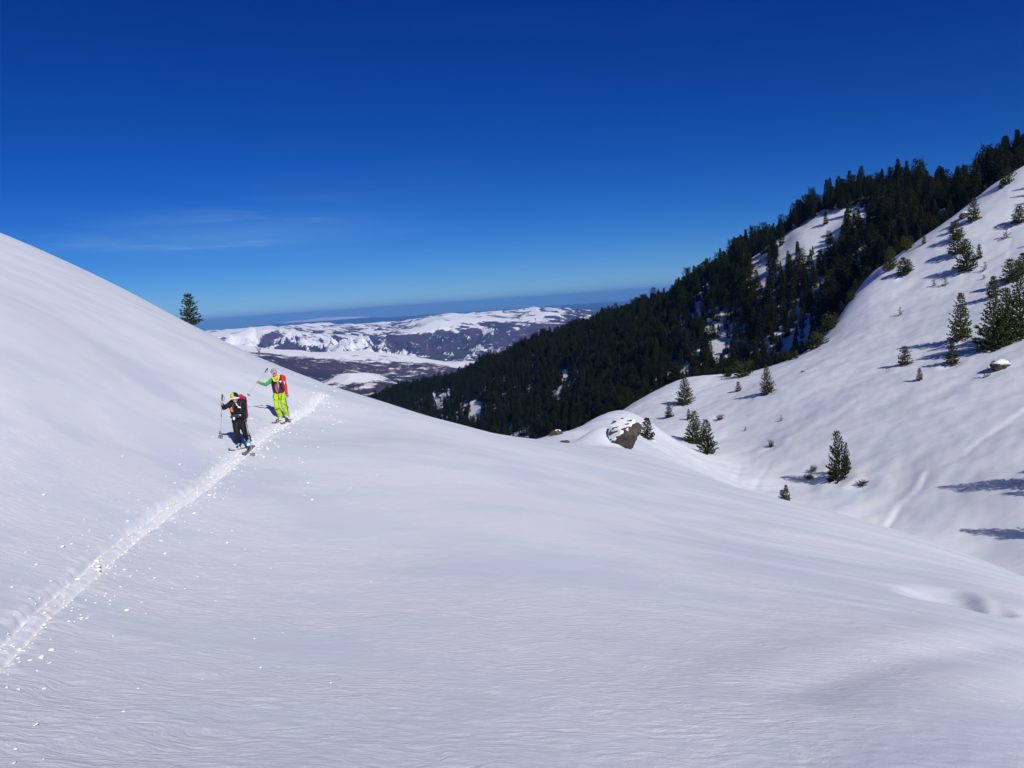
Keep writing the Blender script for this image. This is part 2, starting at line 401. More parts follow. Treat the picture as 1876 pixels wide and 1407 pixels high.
def mountain_material():
    m, t, b = new_mat('mountain_snow_and_woods')
    w = N(t, 'ShaderNodeAttribute', attribute_name='woods').outputs['Fac']
    g = N(t, 'ShaderNodeTexCoord').outputs['Object']
    n = N(t, 'ShaderNodeTexNoise', {'Vector': g, 'Scale': 0.007, 'Detail': 9.0, 'Roughness': 0.78}).outputs['Fac']
    n2 = N(t, 'ShaderNodeTexNoise', {'Vector': g, 'Scale': 0.0016, 'Detail': 4.0}).outputs['Fac']
    f = m_math(t, 'ADD', w, m_math(t, 'MULTIPLY', m_math(t, 'SUBTRACT', n, 0.5), 1.7))
    wood = mixc(t, ramp(t, n2, 0.35, 0.65), (0.080, 0.050, 0.070), (0.042, 0.034, 0.052))
    t.links.new(mixc(t, ramp(t, f, 0.44, 0.58), (0.84, 0.84, 0.86), wood), b.inputs['Base Color'])
    b.inputs['Roughness'].default_value = 0.9; b.inputs['Specular IOR Level'].default_value = 0.0
    return m
MAT_MOUNT = mountain_material()

# ------------------------------------------------------------------ mesh helpers
def np_mesh(name, verts, quads=None, tris=None, attrs=None, smooth=True):
    me = bpy.data.meshes.new(name)
    verts = np.asarray(verts, np.float32); me.vertices.add(len(verts)); me.vertices.foreach_set('co', verts.ravel())
    loops = []; starts = []; tot = []
    off = 0
    for f, k in ((quads, 4), (tris, 3)):
        if f is None or len(f) == 0: continue
        f = np.asarray(f, np.int32); loops.append(f.ravel()); starts.append(off + np.arange(len(f)) * k); off += f.size
    lv = np.concatenate(loops); ls = np.concatenate(starts).astype(np.int32)
    me.loops.add(len(lv)); me.loops.foreach_set('vertex_index', lv)
    me.polygons.add(len(ls)); me.polygons.foreach_set('loop_start', ls)
    me.update(calc_edges=True)
    if smooth: me.polygons.foreach_set('use_smooth', np.ones(len(ls), bool))
    for k, v in (attrs or {}).items():
        a = me.attributes.new(k, 'FLOAT', 'POINT'); a.data.foreach_set('value', np.asarray(v, np.float32))
    return me
def link(name, me, mat=None, parent=None, loc=None):
    o = bpy.data.objects.new(name, me); ROOT.objects.link(o)
    if mat is not None and me is not None and not me.materials: me.materials.append(mat)
    if parent is not None: o.parent = parent
    if loc is not None: o.location = loc
    return o
def empty(name, loc, label, cat, group=None):
    o = bpy.data.objects.new(name, None); ROOT.objects.link(o); o.location = loc
    o.empty_display_size = 0.3
    tagit(o, label, cat, group); return o
def tagit(o, label, cat, group=None):
    o['label'] = label; o['category'] = cat
    if group: o['group'] = group
    return o
def grid_faces(nr, nc, wrap=False):
    i = np.arange(nr - 1)[:, None] * nc; j = np.arange(nc if wrap else nc - 1)[None]
    jn = (j + 1) % nc
    return np.stack([i + j, i + nc + j, i + nc + jn, i + jn], -1).reshape(-1, 4)

# ------------------------------------------------------------------ the near mountain
FINE = np.radians(np.arange(-37.5, 37.51, 0.1))
side = np.radians(np.array([39, 41, 44, 48, 53, 60, 68, 78, 90, 105, 120, 140, 160]))
TH = np.concatenate([-side[::-1], FINE, side, [math.pi]])
RR = np.concatenate([np.exp(np.arange(math.log(0.35), math.log(1.8), 0.09)), np.exp(np.arange(math.log(1.85), math.log(13), 0.0052)), np.exp(np.arange(math.log(13.1), math.log(62), 0.0095)),
                     np.exp(np.arange(math.log(62.5), math.log(300), 0.0085)), np.exp(np.arange(math.log(303), math.log(1500), 0.014)),
                     np.exp(np.arange(math.log(1530), math.log(4200), 0.06))])
tt, rr = np.meshgrid(TH, RR)
X, Y = np.sin(tt) * rr, np.cos(tt) * rr
Z, FR, TD = height(X, Y, True)
nearat = 1 - sstep(7, 42, rr)
V = np.stack([X, Y, Z], -1).reshape(-1, 3)
q = grid_faces(len(RR), len(TH), True)
V = np.vstack([V, [[0, 0, float(height(np.array([0.01]), np.array([0.01]))[0])]]])
c0 = len(V) - 1; n = len(TH)
tr = np.stack([np.full(n, c0), np.arange(n), (np.arange(n) + 1) % n], -1)
me = np_mesh('snow_slope', V, q, tr, {'fresh': np.append(FR.ravel(), 0), 'near': np.append(nearat.ravel(), 1)})
ground = link('snow_slope', me, MAT_SNOW); ground['kind'] = 'structure'

# line-of-sight table, used to leave out trees that nothing could see
azb = np.radians(np.arange(-36, 37, 0.2)); rb = np.exp(np.linspace(math.log(3), math.log(1500), 420))
ta, tr_ = np.meshgrid(azb, rb, indexing='ij')
SL = np.maximum.accumulate(height(np.sin(ta) * tr_, np.cos(ta) * tr_) / tr_, axis=1)
def seen_slope(x, y, back=6):
    a = np.arctan2(x, y); r = np.hypot(x, y)
    ia = np.clip(np.round((a - azb[0]) / (azb[1] - azb[0])).astype(int), 0, len(azb) - 1)
    ir = np.clip(np.searchsorted(rb, r - back) - 1, 0, len(rb) - 1)
    return SL[ia, ir]

# ------------------------------------------------------------------ far mountains and plain
CP_D = [(400,617,11000),(470,607,11000),(510,604,11000),(560,606,11500),(620,604,12000),(700,604,12000),(745,600,12000),(790,590,11500),(850,588,11500),(930,584,11800),(985,576,12000),(1025,574,12000),(1100,579,12500),(1250,575,12500),(1600,560,12500),(150,650,11000),(-200,680,11000),
 (420,650,8300),(540,652,8300),(680,655,8300),(760,664,8300),(840,680,8300),(950,690,8300),(1200,680,8300),
 (620,630,10000),(760,630,10000),(880,632,10000),(1000,622,10000),
 (430,630,7000),(520,641,7000),(600,646,7000),(680,643,7200),(760,652,7200),(830,664,7200),(870,672,7000),(960,690,7000),
 (450,690,5200),(560,692,5200),(700,702,5200),(800,705,5200),(950,715,5200),
 (570,706,4400),(610,694,4400),(640,686,4400),(668,682,4400),(700,687,4400),(735,702,4400),(800,712,4400),(660,706,4850),
 (600,735,3400),(700,740,3300),(800,750,3000),(1100,770,3000),(300,740,3300),(1500,760,3500),(0,760,3500)]
_Q = np.array([pt_at(*c) for c in CP_D])
_qr = np.hypot(_Q[:, 0], _Q[:, 1]); _qa = 1.6 * np.log(_qr); _qb = np.arctan2(_Q[:, 0], _Q[:, 1]) * 4; _qw = _Q[:, 2] / _qr
_n = len(_qa); _B = np.zeros((_n + 3, _n + 3)); _B[:_n, :_n] = _tps((_qa[:, None] - _qa) ** 2 + (_qb[:, None] - _qb) ** 2) + np.eye(_n) * 1e-4
for k, f in enumerate((np.ones(_n), _qa, _qb)): _B[:_n, _n + k] = f; _B[_n + k, :_n] = f
_K = np.linalg.solve(_B, np.append(_qw, [0, 0, 0]))
def ridged(x, y, oct=5, seed=0):
    s = 0; a = 1.0; f = 1.0; w = 1.0
    for i in range(oct):
        n_ = 1 - np.abs(noise(x * f, y * f, seed + 5 * i)) * 1.6
        n_ = n_ * n_ * w; w = np.clip(n_ * 1.4, 0, 1); s = s + a * n_; a *= 0.5; f *= 2.1
    return s
def far_height(x, y):
    r = np.hypot(x, y); th = np.arctan2(x, y); A = 1.6 * np.log(r); B = th * 4
    w = np.empty(x.shape); fa, fb, fw = A.ravel(), B.ravel(), w.reshape(-1)
    for i in range(0, fa.size, 40000):
        a, b = fa[i:i + 40000], fb[i:i + 40000]
        fw[i:i + 40000] = _tps((a[:, None] - _qa) ** 2 + (b[:, None] - _qb) ** 2) @ _K[:_n] + _K[_n] + _K[_n + 1] * a + _K[_n + 2] * b
    z = w * r
    z = np.clip(z, -560, -130)
    rd = ridged((x + 0.45 * y) / 950.0 + 0.3 * noise(x / 700, y / 700, 4), (y - 0.3 * x) / 2300.0, 6, 200)
    amp = 250 * sstep(7600, 9200, r) * (1 - 0.88 * sstep(10200, 11200, r)) + 26 * (1 - sstep(6800, 8600, r))
    rf = ridged((x + 0.5 * y) / 380.0 + 0.3 * noise(x / 300, y / 300, 6), (y - 0.4 * x) / 1100.0, 4, 260)
    z = z + amp * (rd - 0.85) * 0.5 + 0.30 * amp * (rf - 0.85)
    rd = 0.5 * rd + 0.5 * rf
    e = sstep(12800, 16500, r)
    z = z * (1 - e) + (-640) * e
    e = 1 - sstep(2450, 2900, r)
    z = z * (1 - e) + (-640) * e
    return z, rd
thd = np.radians(np.arange(-38, 38.01, 0.075)); rd_ = np.exp(np.linspace(math.log(2450), math.log(16600), 380))
a_, r_ = np.meshgrid(thd, rd_); X, Y = np.sin(a_) * r_, np.cos(a_) * r_
Z, RD = far_height(X, Y)
gz = np.gradient(Z, axis=1) / (np.radians(0.075) * r_)       # slope across the view: lee sides hold the woods
gr = np.gradient(Z, axis=0) / np.gradient(r_, axis=0)
wn1 = fbm(X / 1100.0, Y / 1400.0, 4, 0.55, 300)
U_, V_ = to_px(X, Y, Z)
woods = -0.14 + 0.34 * wn1 + 0.80 * sstep(0.80, 0.42, RD) + 0.50 * sstep(0.02, -0.25, gz) - 0.25 * sstep(-270, -215, Z)
woods = woods - 0.16 * (1 - sstep(540, 740, U_))
far_m = sstep(7600, 8600, r_)
w_far = woods + 0.42 * sstep(-310, -410, Z) + 0.25 * sstep(690, 800, U_) * sstep(-250, -300, Z)
hill2 = np.exp(-((r_ - 6900) / 900.0) ** 2)
w_mid = 0.10 + 0.75 * sstep(6700, 6100, r_) + 0.35 * wn1
w_mid = np.where(r_ < 5000, 0.80 + 0.4 * wn1 - 0.95 * np.exp(-((r_ - 4300) / 420.0) ** 2) * np.exp(-((U_ - 655) / 62.0) ** 2), w_mid)
woods = np.clip(w_far * far_m + w_mid * (1 - far_m), 0, 1); woods = 0.5 + (woods - 0.5) * np.where(woods > 0.5, 0.42, 0.62)
me = np_mesh('distant_mountains', np.stack([X, Y, Z], -1).reshape(-1, 3), grid_faces(len(rd_), len(thd)), None, {'woods': woods.ravel()})
dm = link('distant_mountains', me, MAT_MOUNT); dm['kind'] = 'structure'

# low plain all round, out to the horizon
thp = np.radians(np.arange(-180, 180, 1.0)); rp = np.array([3500, 6000, 12000, 20000, 30000, 45000, 60000.0])
a_, r_ = np.meshgrid(thp, rp)
Zp = np.full(a_.shape, -590.0)
me = np_mesh('valley_plain', np.stack([np.sin(a_) * r_, np.cos(a_) * r_, Zp], -1).reshape(-1, 3), grid_faces(len(rp), len(thp), True))
MAT_PLAIN = plain_mat('plain_fields', (0.055, 0.060, 0.050), 0.95, 0.0, 0.35, 0.0004)
pl = link('valley_plain', me, MAT_PLAIN); pl['kind'] = 'structure'
# far snowy range on the horizon
thr = np.radians(np.arange(-24, -8, 0.03)); rr_ = np.linspace(50000, 58000, 60)
a_, r_ = np.meshgrid(thr, rr_); X, Y = np.sin(a_) * r_, np.cos(a_) * r_
U_, _ = to_px(X, Y, X * 0 - 400)
prof = np.interp(U_[0], [380, 430, 470, 505, 530, 565, 600, 620, 645, 665, 700, 730], [0, 0.06, 0.35, 0.42, 0.66, 0.78, 0.97, 1.0, 0.80, 0.62, 0.2, 0])
cross = np.exp(-((r_ - 54000) / 1900.0) ** 2)
Z = -600 + 400 * prof[None] * cross * (0.88 + 0.22 * ridged(X / 2600.0, Y / 2600.0, 4, 400) * 0.6)
me = np_mesh('far_snowy_range', np.stack([X, Y, Z], -1).reshape(-1, 3), grid_faces(len(rr_), len(thr)), None, {'woods': np.clip(1.0 - sstep(-470, -380, Z), 0, 1).ravel()})
fr_ = link('far_snowy_range', me, MAT_MOUNT); fr_['kind'] = 'structure'

# haze: one closed box of thin air round everything
HZ = bpy.data.materials.new('haze_air'); HZ.use_nodes = True
t = HZ.node_tree; t.nodes.clear(); o_ = t.nodes.new('ShaderNodeOutputMaterial'); pv = t.nodes.new('ShaderNodeVolumePrincipled')
HAZE_D = 3.0e-5
pv.inputs['Density'].default_value = HAZE_D; pv.inputs['Color'].default_value = (0.13, 0.40, 0.92, 1)
t.links.new(pv.outputs[0], o_.inputs['Volume'])
HB, HT, HL = -760.0, 190.0, 61500.0
vx = [(sx * HL, sy * HL, z) for z in (HB, HT) for sx, sy in ((-1, -1), (1, -1), (1, 1), (-1, 1))]
me = bpy.data.meshes.new('haze'); me.from_pydata(vx, [], [(3, 2, 1, 0), (4, 5, 6, 7), (0, 1, 5, 4), (1, 2, 6, 5), (2, 3, 7, 6), (3, 0, 4, 7)])
hz = link('haze', me, HZ); hz['kind'] = 'stuff'

# ------------------------------------------------------------------ trees
def prism(P, a, b, ra, rb, k=4):
    a = np.array(a, float); b = np.array(b, float); d = b - a; L = np.linalg.norm(d)
    if L < 1e-6: return
    d /= L; h = np.array([0, 0, 1.0]) if abs(d[2]) < 0.9 else np.array([1.0, 0, 0])
    e1 = np.cross(d, h); e1 /= np.linalg.norm(e1); e2 = np.cross(d, e1)
    base = len(P['v'])
    for c, r in ((a, ra), (b, rb)):
        for i in range(k):
            an = 2 * math.pi * i / k; P['v'].append(c + r * (math.cos(an) * e1 + math.sin(an) * e2))
    for i in range(k):
        j = (i + 1) % k; P['q'].append((base + i, base + j, base + k + j, base + k + i))
def tuft(P, a, d, L, r):
    d = d / np.linalg.norm(d); h = np.array([0, 0, 1.0]) if abs(d[2]) < 0.9 else np.array([1.0, 0, 0])
    e1 = np.cross(d, h); e1 /= np.linalg.norm(e1); e2 = np.cross(d, e1); ph = rnd.uniform(0, 6.28)
    base = len(P['v']); P['v'].append(a - d * L * 0.15)
    c = a + d * L * 0.47
    for i in range(3):
        an = ph + 2.094 * i; P['v'].append(c + r * (math.cos(an) * e1 + math.sin(an) * e2) * rnd.uniform(0.7, 1.2))
    P['v'].append(a + d * L)
    for i in range(3):
        j = (i + 1) % 3; P['t'].append((base, base + 1 + j, base + 1 + i)); P['t'].append((base + 4, base + 1 + i, base + 1 + j))
def finish(P, name, smooth=False):
    return np_mesh(name, np.array(P['v']), np.array(P['q']) if P['q'] else None, np.array(P['t']) if P['t'] else None, smooth=smooth)
def make_tree(H, R, whorls, nb, style='cone', tl=0.34, tr=0.075, step=0.24, z0=0.03, gap=0.12, lean=0.0):
    """returns crown mesh and trunk mesh of one pine, H metres tall"""
    C_ = {'v': [], 'q': [], 't': []}; T_ = {'v': [], 'q': [], 't': []}
    axis = [np.array([lean * (k / 6) ** 2 * H, 0, H * k / 6]) for k in range(7)]
    def ax(z):
        f = min(max(z / H, 0), 0.9999) * 6; i = int(f); return axis[i] + (axis[i + 1] - axis[i]) * (f - i)
    for k in range(6):
        prism(T_, axis[k], axis[k + 1], 0.020 * H * (1 - k / 6.3) + 0.01, 0.020 * H * (1 - (k + 1) / 6.3) + 0.008, 6)
    sect = [rnd.uniform(0.68, 1.2) for _ in range(9)]
    for w in range(whorls):
        f = z0 + (1 - z0) * (w + rnd.uniform(-0.3, 0.3)) / whorls
        f = min(max(f, 0.01), 0.985)
        if style == 'cone': prof = (1 - f) ** 0.82 * min(1, 0.62 + f * 3.2)
        elif style == 'dome': prof = math.sqrt(max(0, 1 - ((f - 0.38) / 0.64) ** 2)) if f > 0.1 else 0.5
        else: prof = (1 - f) ** 0.6 * 0.9
        n_ = nb + (1 if f < 0.4 else 0)
        ph0 = rnd.uniform(0, 6.28)
        for bI in range(n_):
            if rnd.random() < gap: continue
            ph = ph0 + 6.283 * bI / n_ + rnd.uniform(-0.3, 0.3)
            L = R * prof * rnd.uniform(0.72, 1.18) * sect[int((ph % 6.283) / 6.283 * 9) % 9] + 0.05
            up = 0.10 + 0.75 * f + rnd.uniform(-0.12, 0.12)
            z = f * H; o = ax(z); e = np.array([math.cos(ph), math.sin(ph), 0])
            m_ = max(2, int(L / step)); prev = o
            for k in range(1, m_ + 1):
                s = k / m_
                p = o + e * L * s + np.array([0, 0, L * (up * s * s + (up - 0.28) * s * 0.5)])
                if k == m_ or k % 2 == 0: prism(T_, prev, p, 0.012 + 0.01 * (1 - s), 0.008, 3); prev = p
                if s > 0.16:
                    for q_ in range(2 if s < 0.6 else 3):
                        d = e * rnd.uniform(0.3, 1.0) + np.array([rnd.gauss(0, 0.42), rnd.gauss(0, 0.42), rnd.uniform(0.15, 0.85)])
                        tuft(C_, p + np.array([rnd.gauss(0, 0.05), rnd.gauss(0, 0.05), rnd.gauss(0, 0.04)]), d, tl * (1.08 - 0.5 * f) * rnd.uniform(0.7, 1.25), tr * (1.05 - 0.35 * f) * rnd.uniform(0.8, 1.3))
    tuft(C_, ax(H * 0.95), np.array([0, 0, 1.0]), H * 0.06 + 0.15, 0.05)
    return finish(C_, 'crown'), finish(T_, 'trunk', True)
def tree_kind(mat, *a, **k):
    c, tmesh = make_tree(*a, **k); c.materials.append(mat); tmesh.materials.append(MAT_BARK); return (c, tmesh, a[0])
NEAR_T = [tree_kind(MAT_NEEDLE, 6.0, 1.95, 23, 7, 'cone', tl=0.36, tr=0.078, step=0.20, gap=0.12) for _ in range(3)] + [tree_kind(MAT_NEEDLE, 6.0, 1.6, 22, 7, 'cone', tl=0.36, tr=0.078, step=0.20, gap=0.15, lean=0.02)]
SLIM_T = [tree_kind(MAT_NEEDLE, 3.0, 0.70, 16, 7, 'cone', tl=0.26, tr=0.058, step=0.17, gap=0.12) for _ in range(3)]
TINY_T = [tree_kind(MAT_NEEDLE, 1.2, 0.36, 6, 4, 'x', tl=0.22, tr=0.035, step=0.16, gap=0.25, lean=l) for l in (0.0, 0.12, -0.1)]
BUSH_T = [tree_kind(MAT_NEEDLE, 1.6, 1.1, 8, 8, 'dome', tl=0.30, tr=0.07, step=0.22) for _ in range(2)]
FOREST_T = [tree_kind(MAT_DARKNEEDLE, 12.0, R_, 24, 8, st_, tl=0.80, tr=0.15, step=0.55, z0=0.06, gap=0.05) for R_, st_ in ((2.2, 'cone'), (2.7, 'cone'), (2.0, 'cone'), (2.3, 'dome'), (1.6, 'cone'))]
PALE_NEEDLE = needle_mat('sapling_needles', (0.026, 0.034, 0.013), (0.065, 0.075, 0.027))
for c, _, _ in TINY_T + SLIM_T: c.materials[0] = PALE_NEEDLE

def plant(kindset, idx, base, Hm, label, cat='tree', group=None, name='pine_tree', wide=1.0, tilt=(0, 0), parts=True):
    c, tmesh, H = kindset[idx % len(kindset)]
    s = Hm / H
    e = empty(name, (base[0], base[1], base[2]), label, cat, group)
    e.scale = (s * wide, s * wide, s); e.rotation_euler = (tilt[0], tilt[1], rnd.uniform(0, 6.28))
    link('trunk', tmesh, None, e); link('crown', c, None, e)
    return e
def ground_at(u, v, dmin=3.0, grow=None):
    p = hit0(u, v, height, dmin)
    return p
G_BOWL = 'pines standing on the snow bowl'
# (kind, column, row of the foot, height in rows, width factor, nearest distance searched, label)
BOWL = [
 ('N',1256,741,50,1.00,60,'broad dark conical pine near the bowl crest above two saplings'),
 ('S',1226,765,23,1.25,60,'small pine below the broad crest pine, left of a tiny sapling'),
 ('S',1262,768,18,0.95,60,'tiny pine sapling directly above the pair of leaning bowl pines'),
 ('S',1187,804,38,1.35,60,'slender pine just right of the big brown rock outcrop'),
 ('N',1274,813,58,1.05,60,'taller left pine of the close pair right of the rock outcrop'),
 ('N',1296,832,62,0.95,60,'bushier right pine of the close pair right of the rock outcrop'),
 ('S',1353,717,17,1.2,60,'little pine on the bowl rim, left of a dense conical pine'),
 ('N',1406,722,50,0.98,60,'dense conical pine alone on the bowl rim near the forest edge'),
 ('B',1362,690,21,1.0,60,'round grey green bush on the bowl rim against the forest'),
 ('B',1334,690,13,0.9,60,'low bush on the rim left of the round grey green bush'),
 ('N',1536,880,84,0.72,60,'tall slim pine with long twin shadows, alone in the lower bowl'),
 ('N',1551,864,50,0.62,60,'shorter companion leaning against the tall slim pine in the lower bowl'),
 ('B',1490,864,8,1.0,60,'small shrub in the shadow of the tall slim pine'),
 ('B',1482,878,7,1.4,60,'low shrub lying just below another in the slim pine shadow'),
 ('B',1581,890,7,1.6,60,'dark shrub in a snow hollow right of the tall slim pine'),
 ('N',1760,624,76,0.92,60,'symmetrical conical pine left of the dark pine cluster'),
 ('N',1820,641,86,0.95,60,'left pine of the dark three pine cluster near the frame edge'),
 ('N',1843,632,88,0.95,60,'middle pine of the dark three pine cluster near the frame edge'),
 ('N',1869,616,92,0.95,60,'right and highest pine of the dark cluster near the frame edge'),
 ('S',1658,669,31,1.3,60,'lone grey green sapling with short shadow in mid bowl'),
 ('S',1744,669,37,1.15,60,'slender sapling standing at the tip of the cluster shadow'),
 ('S',1685,697,20,1.0,60,'thin young sapling below and left of the shadowed one'),
 ('T',1808,691,15,1.0,60,'tiny seedling left of the snow capped boulder'),
 ('T',1650,577,12,1.0,60,'tiny crooked seedling alone in the smooth middle of the bowl'),
 ('T',1711,524,9,1.0,60,'left of two tiny seedlings on the upper bowl'),
 ('T',1732,523,13,1.0,60,'right of two tiny seedlings on the upper bowl'),
 ('T',1804,496,13,1.0,60,'bent seedling below the bushy double pine on the upper bowl'),
 ('T',1803,511,7,1.0,60,'barely showing seedling under the bent one on the upper bowl'),
 ('S',1655,505,29,1.5,60,'double topped small pine left of the upper bowl beside forest'),
 ('S',1664,500,22,1.5,60,'lower twin of the double topped small pine beside the forest'),
 ('N',1631,495,38,1.05,60,'dark conical pine at the upper bowl edge next to the forest'),
 ('B',1662,458,16,1.0,60,'dark bush on the bowl edge above the upper conical pine'),
 ('N',1771,497,50,1.05,60,'bushy dark pine at the middle of the upper bowl'),
 ('S',1755,466,34,1.5,60,'grey pine just up slope of the bushy dark pine'),
 ('S',1794,474,22,0.8,60,'scrawny twisted pine right of the bushy dark pine'),
 ('S',1752,439,30,1.4,60,'green narrow pine on the rough upper slope'),
 ('S',1744,425,16,1.0,60,'short narrow pine left of the green narrow one'),
 ('S',1784,405,34,1.1,60,'crooked columnar pine on the rough slope beneath a dark rock'),
 ('B',1845,338,18,0.7,60,'scraggly bush on the skyline rim of the upper slope'),
 ('S',1834,346,12,1.3,60,'small pine left of the scraggly rim bush'),
 ('S',1867,409,26,1.7,60,'bushy young pine near the right frame edge on the upper slope'),
 ('T',1844,436,14,1.2,60,'little seedling with a thin shadow below the bushy young pine'),
 ('S',1820,544,32,1.3,60,'grey green young pine below a pair with long shadows'),
 ('S',1850,518,36,1.3,60,'left pine of the pair throwing long thin shadows'),
 ('S',1863,508,26,1.5,60,'right pine of the pair throwing long thin shadows'),
 ('S',1874,502,32,1.3,60,'partly cut off pine at the right frame edge beside the pair'),
 ('S',1693,447,14,1.0,60,'bare looking sapling on the forest side rim of the upper slope'),
 ('B',1559,552,13,0.8,60,'small shrub on the rounded snow rim next to forest'),
 ('B',1447,660,10,0.9,60,'tiny shrub on the snow rim where forest shade begins'),
 ('S',1459,657,14,1.0,60,'tiny pine on the snow rim where forest shade begins'),
 ('B',1503,632,16,1.1,60,'leafy rim bush hanging over the forest shade'),
 ('B',1524,603,20,1.1,60,'large rim bush at the bend of the bowl edge'),
 ('B',1491,640,14,1.2,60,'spreading bush lowest of the rim bushes by the bend'),
 ('T',1431,771,9,1.0,60,'thin dead looking seedling in the lower left bowl'),
 ('T',1366,789,7,1.0,60,'minute seedling above the lower left bowl shrub'),
 ('B',1413,819,9,0.8,60,'small dark shrub beside a bright snow lip in the lower bowl'),
 ('B',1320,769,7,1.2,60,'low shrub poking from a snow lip right of the pine pair'),
 ('S',1433,925,26,1.0,60,'left small pine peeking over the foreground snow crest'),
 ('S',1441,927,36,0.9,60,'right small pine peeking over the foreground snow crest'),
]
SETS = {'N': NEAR_T, 'S': SLIM_T, 'T': TINY_T, 'B': BUSH_T}
NAMES = {'N': ('pine_tree', 'tree'), 'S': ('pine_sapling', 'sapling'), 'T': ('pine_seedling', 'seedling'), 'B': ('pine_shrub', 'shrub')}
for i, (k, u, v, hp, wd, dm_, lab) in enumerate(BOWL):
    p = ground_at(u, v, dm_)
    if p is None: print('no ground', lab); continue
    Hm = hp * np.linalg.norm(p) / FPX * 1.03
    p[2] -= 0.03 * Hm
    nm, cat = NAMES[k]
    plant(SETS[k], i, p, Hm, lab, cat, {'N': G_BOWL, 'S': 'small pines scattered over the snow bowl', 'T': 'seedlings poking out of the bowl snow', 'B': 'low shrubs on the snow bowl'}[k], nm, wd * (1.0 if k != 'B' else 1.0))
# trees just outside the frame whose long shadows reach into the lower right bowl
def tree_for_shadow(u, v, Hm, i, kind='N', wide=0.40):
    T = hit0(u, v, height, 40)
    for s in np.arange(0.5, 60, 0.05):
        q_ = T + SUN_TO * s
        g = float(height(np.array([q_[0]]), np.array([q_[1]]))[0])
        if q_[2] - g > Hm:
            uu, _ = to_px(q_[0], q_[1], q_[2])
            if uu < W0 + 14: return
            plant(SETS[kind], i, (q_[0], q_[1], g - 0.1), Hm, 'pine outside the right frame edge whose long shadow crosses the bowl', 'tree', 'pines beyond the right frame edge', 'pine_tree', wide); return
for i, (u, v, Hm) in enumerate([(1722,892,9.0),(1752,899,7.5),(1760,970,8.5),(1835,905,8.0),(1815,978,7.0),(1838,450,4.0),(1852,350,5.0),(1848,362,5.0),(1858,375,4.5),(1862,455,5),(1867,865,8)]):
    tree_for_shadow(u, v, Hm, i)
# lone pine behind the left crest
pL = pt_at(352, 612, 58); gl = float(height(np.array([pL[0]]), np.array([pL[1]]))[0])
topL = pt_at(343, 538, 58)
plant(SLIM_T, 1, (pL[0], pL[1], gl - 0.05), topL[2] - gl, 'lone pine standing on the skyline behind the left snow crest', 'tree', None, 'pine_tree', 1.15)

# bare shrub on the left crest
def bare_shrub(base, sc, label):
    P = {'v': [], 'q': [], 't': []}
    for sx, hh, bend in ((-1, 1.0, 0.55), (1, 0.95, 0.6), (-0.4, 0.5, 0.3), (0.3, 0.45, 0.3)):
        prev = np.array([0, 0, -0.3])
        for k in range(1, 6):
            s = k / 5; p = np.array([sx * bend * s ** 1.4, 0.1 * s, hh * s]); prism(P, prev, p, 0.035 * (1.2 - s), 0.03 * (1.1 - s), 4)
            if k > 2:
                for j in (-1, 1): prism(P, p, p + np.array([j * 0.09, 0.04 * j, 0.13]), 0.012, 0.006, 3)
            prev = p
    me_ = finish(P, 'bare_shrub'); o = link('bare_shrub', me_, MAT_TWIG, None, base); o.scale = (sc,) * 3
    return tagit(o, label, 'shrub')
bp = pt_at(476, 661, 48); bz = float(height(np.array([bp[0]]), np.array([bp[1]]))[0])
bare_shrub((bp[0], bp[1], max(bz, bp[2]) + 0.30), 0.62, 'bare forked twigs poking above the snow crest behind the skiers')

# ------------------------------------------------------------------ the forest on the ridge
CU_ = [600,705,800,900,1000,1100,1200,1300,1400,1500,1600,1740,1830,1876,1960]
R_TOP = np.array([1400,1300,1150,1000,860,760,680,600,520,452,412,370,355,340,325])
R_BOT = np.array([900,820,620,480,400,290,255,245,235,235,258,285,300,305,300])
CLEAR = [(1478,432,32,20,0.93),(1532,420,14,20,0.9),(1575,357,15,12,0.95),(1580,380,8,18,0.8),(1782,318,26,9,0.97),(1705,340,12,9,0.7),(1732,338,11,11,0.7),(1680,375,22,16,0.45),(1510,365,7,9,0.8),
 (1440,430,8,10,0.8),(1440,462,12,10,0.8),(1383,502,14,14,0.8),(1415,500,14,12,0.6),(1500,455,20,16,0.6),(1385,470,10,8,0.8),(1610,450,12,10,0.6),(1725,390,10,8,0.6),
 (872,755,13,24,0.95),(803,738,11,22,0.9),(822,722,12,14,0.9),(770,740,5,16,0.6),(1037,690,7,12,0.95),(1020,720,10,14,0.85),(978,655,5,8,0.6),(940,790,12,8,0.7),(958,793,12,8,0.7),
 (1285,548,6,9,0.8),(1225,540,7,5,0.8),(1275,558,5,8,0.7),(1165,585,9,10,0.55),(1135,620,9,10,0.4),(1330,590,14,10,0.35),(1345,610,12,12,0.4),(1390,570,12,16,0.4),(1335,650,9,16,0.7),(1370,650,8,10,0.6),(1240,660,8,8,0.6),
 (1437,640,8,9,0.85),(1460,625,10,9,0.6),(1320,640,10,20,0.5),(1085,640,5,10,0.4),(1000,660,5,12,0.35),(1525,590,10,14,0.7),(1500,610,20,10,0.6),(1475,640,24,8,0.7),(1415,650,12,14,0.4)]
gx_, gy_ = np.meshgrid(np.arange(-420, 420, 3.7), np.arange(150, 1420, 3.7))
gx_ = gx_ + rng.uniform(-2.1, 2.1, gx_.shape); gy_ = gy_ + rng.uniform(-2.1, 2.1, gy_.shape)
gx_, gy_ = gx_.ravel(), gy_.ravel()
r_ = np.hypot(gx_, gy_)
gz_ = height(gx_, gy_)
U_, V_ = to_px(gx_, gy_, gz_)
ok = (U_ > 560) & (U_ < 2010) & (r_ < np.interp(U_, CU_, R_TOP) + 45) & (r_ > np.interp(U_, CU_, R_BOT))
gx_, gy_, gz_, U_, V_, r_ = [a[ok] for a in (gx_, gy_, gz_, U_, V_, r_)]
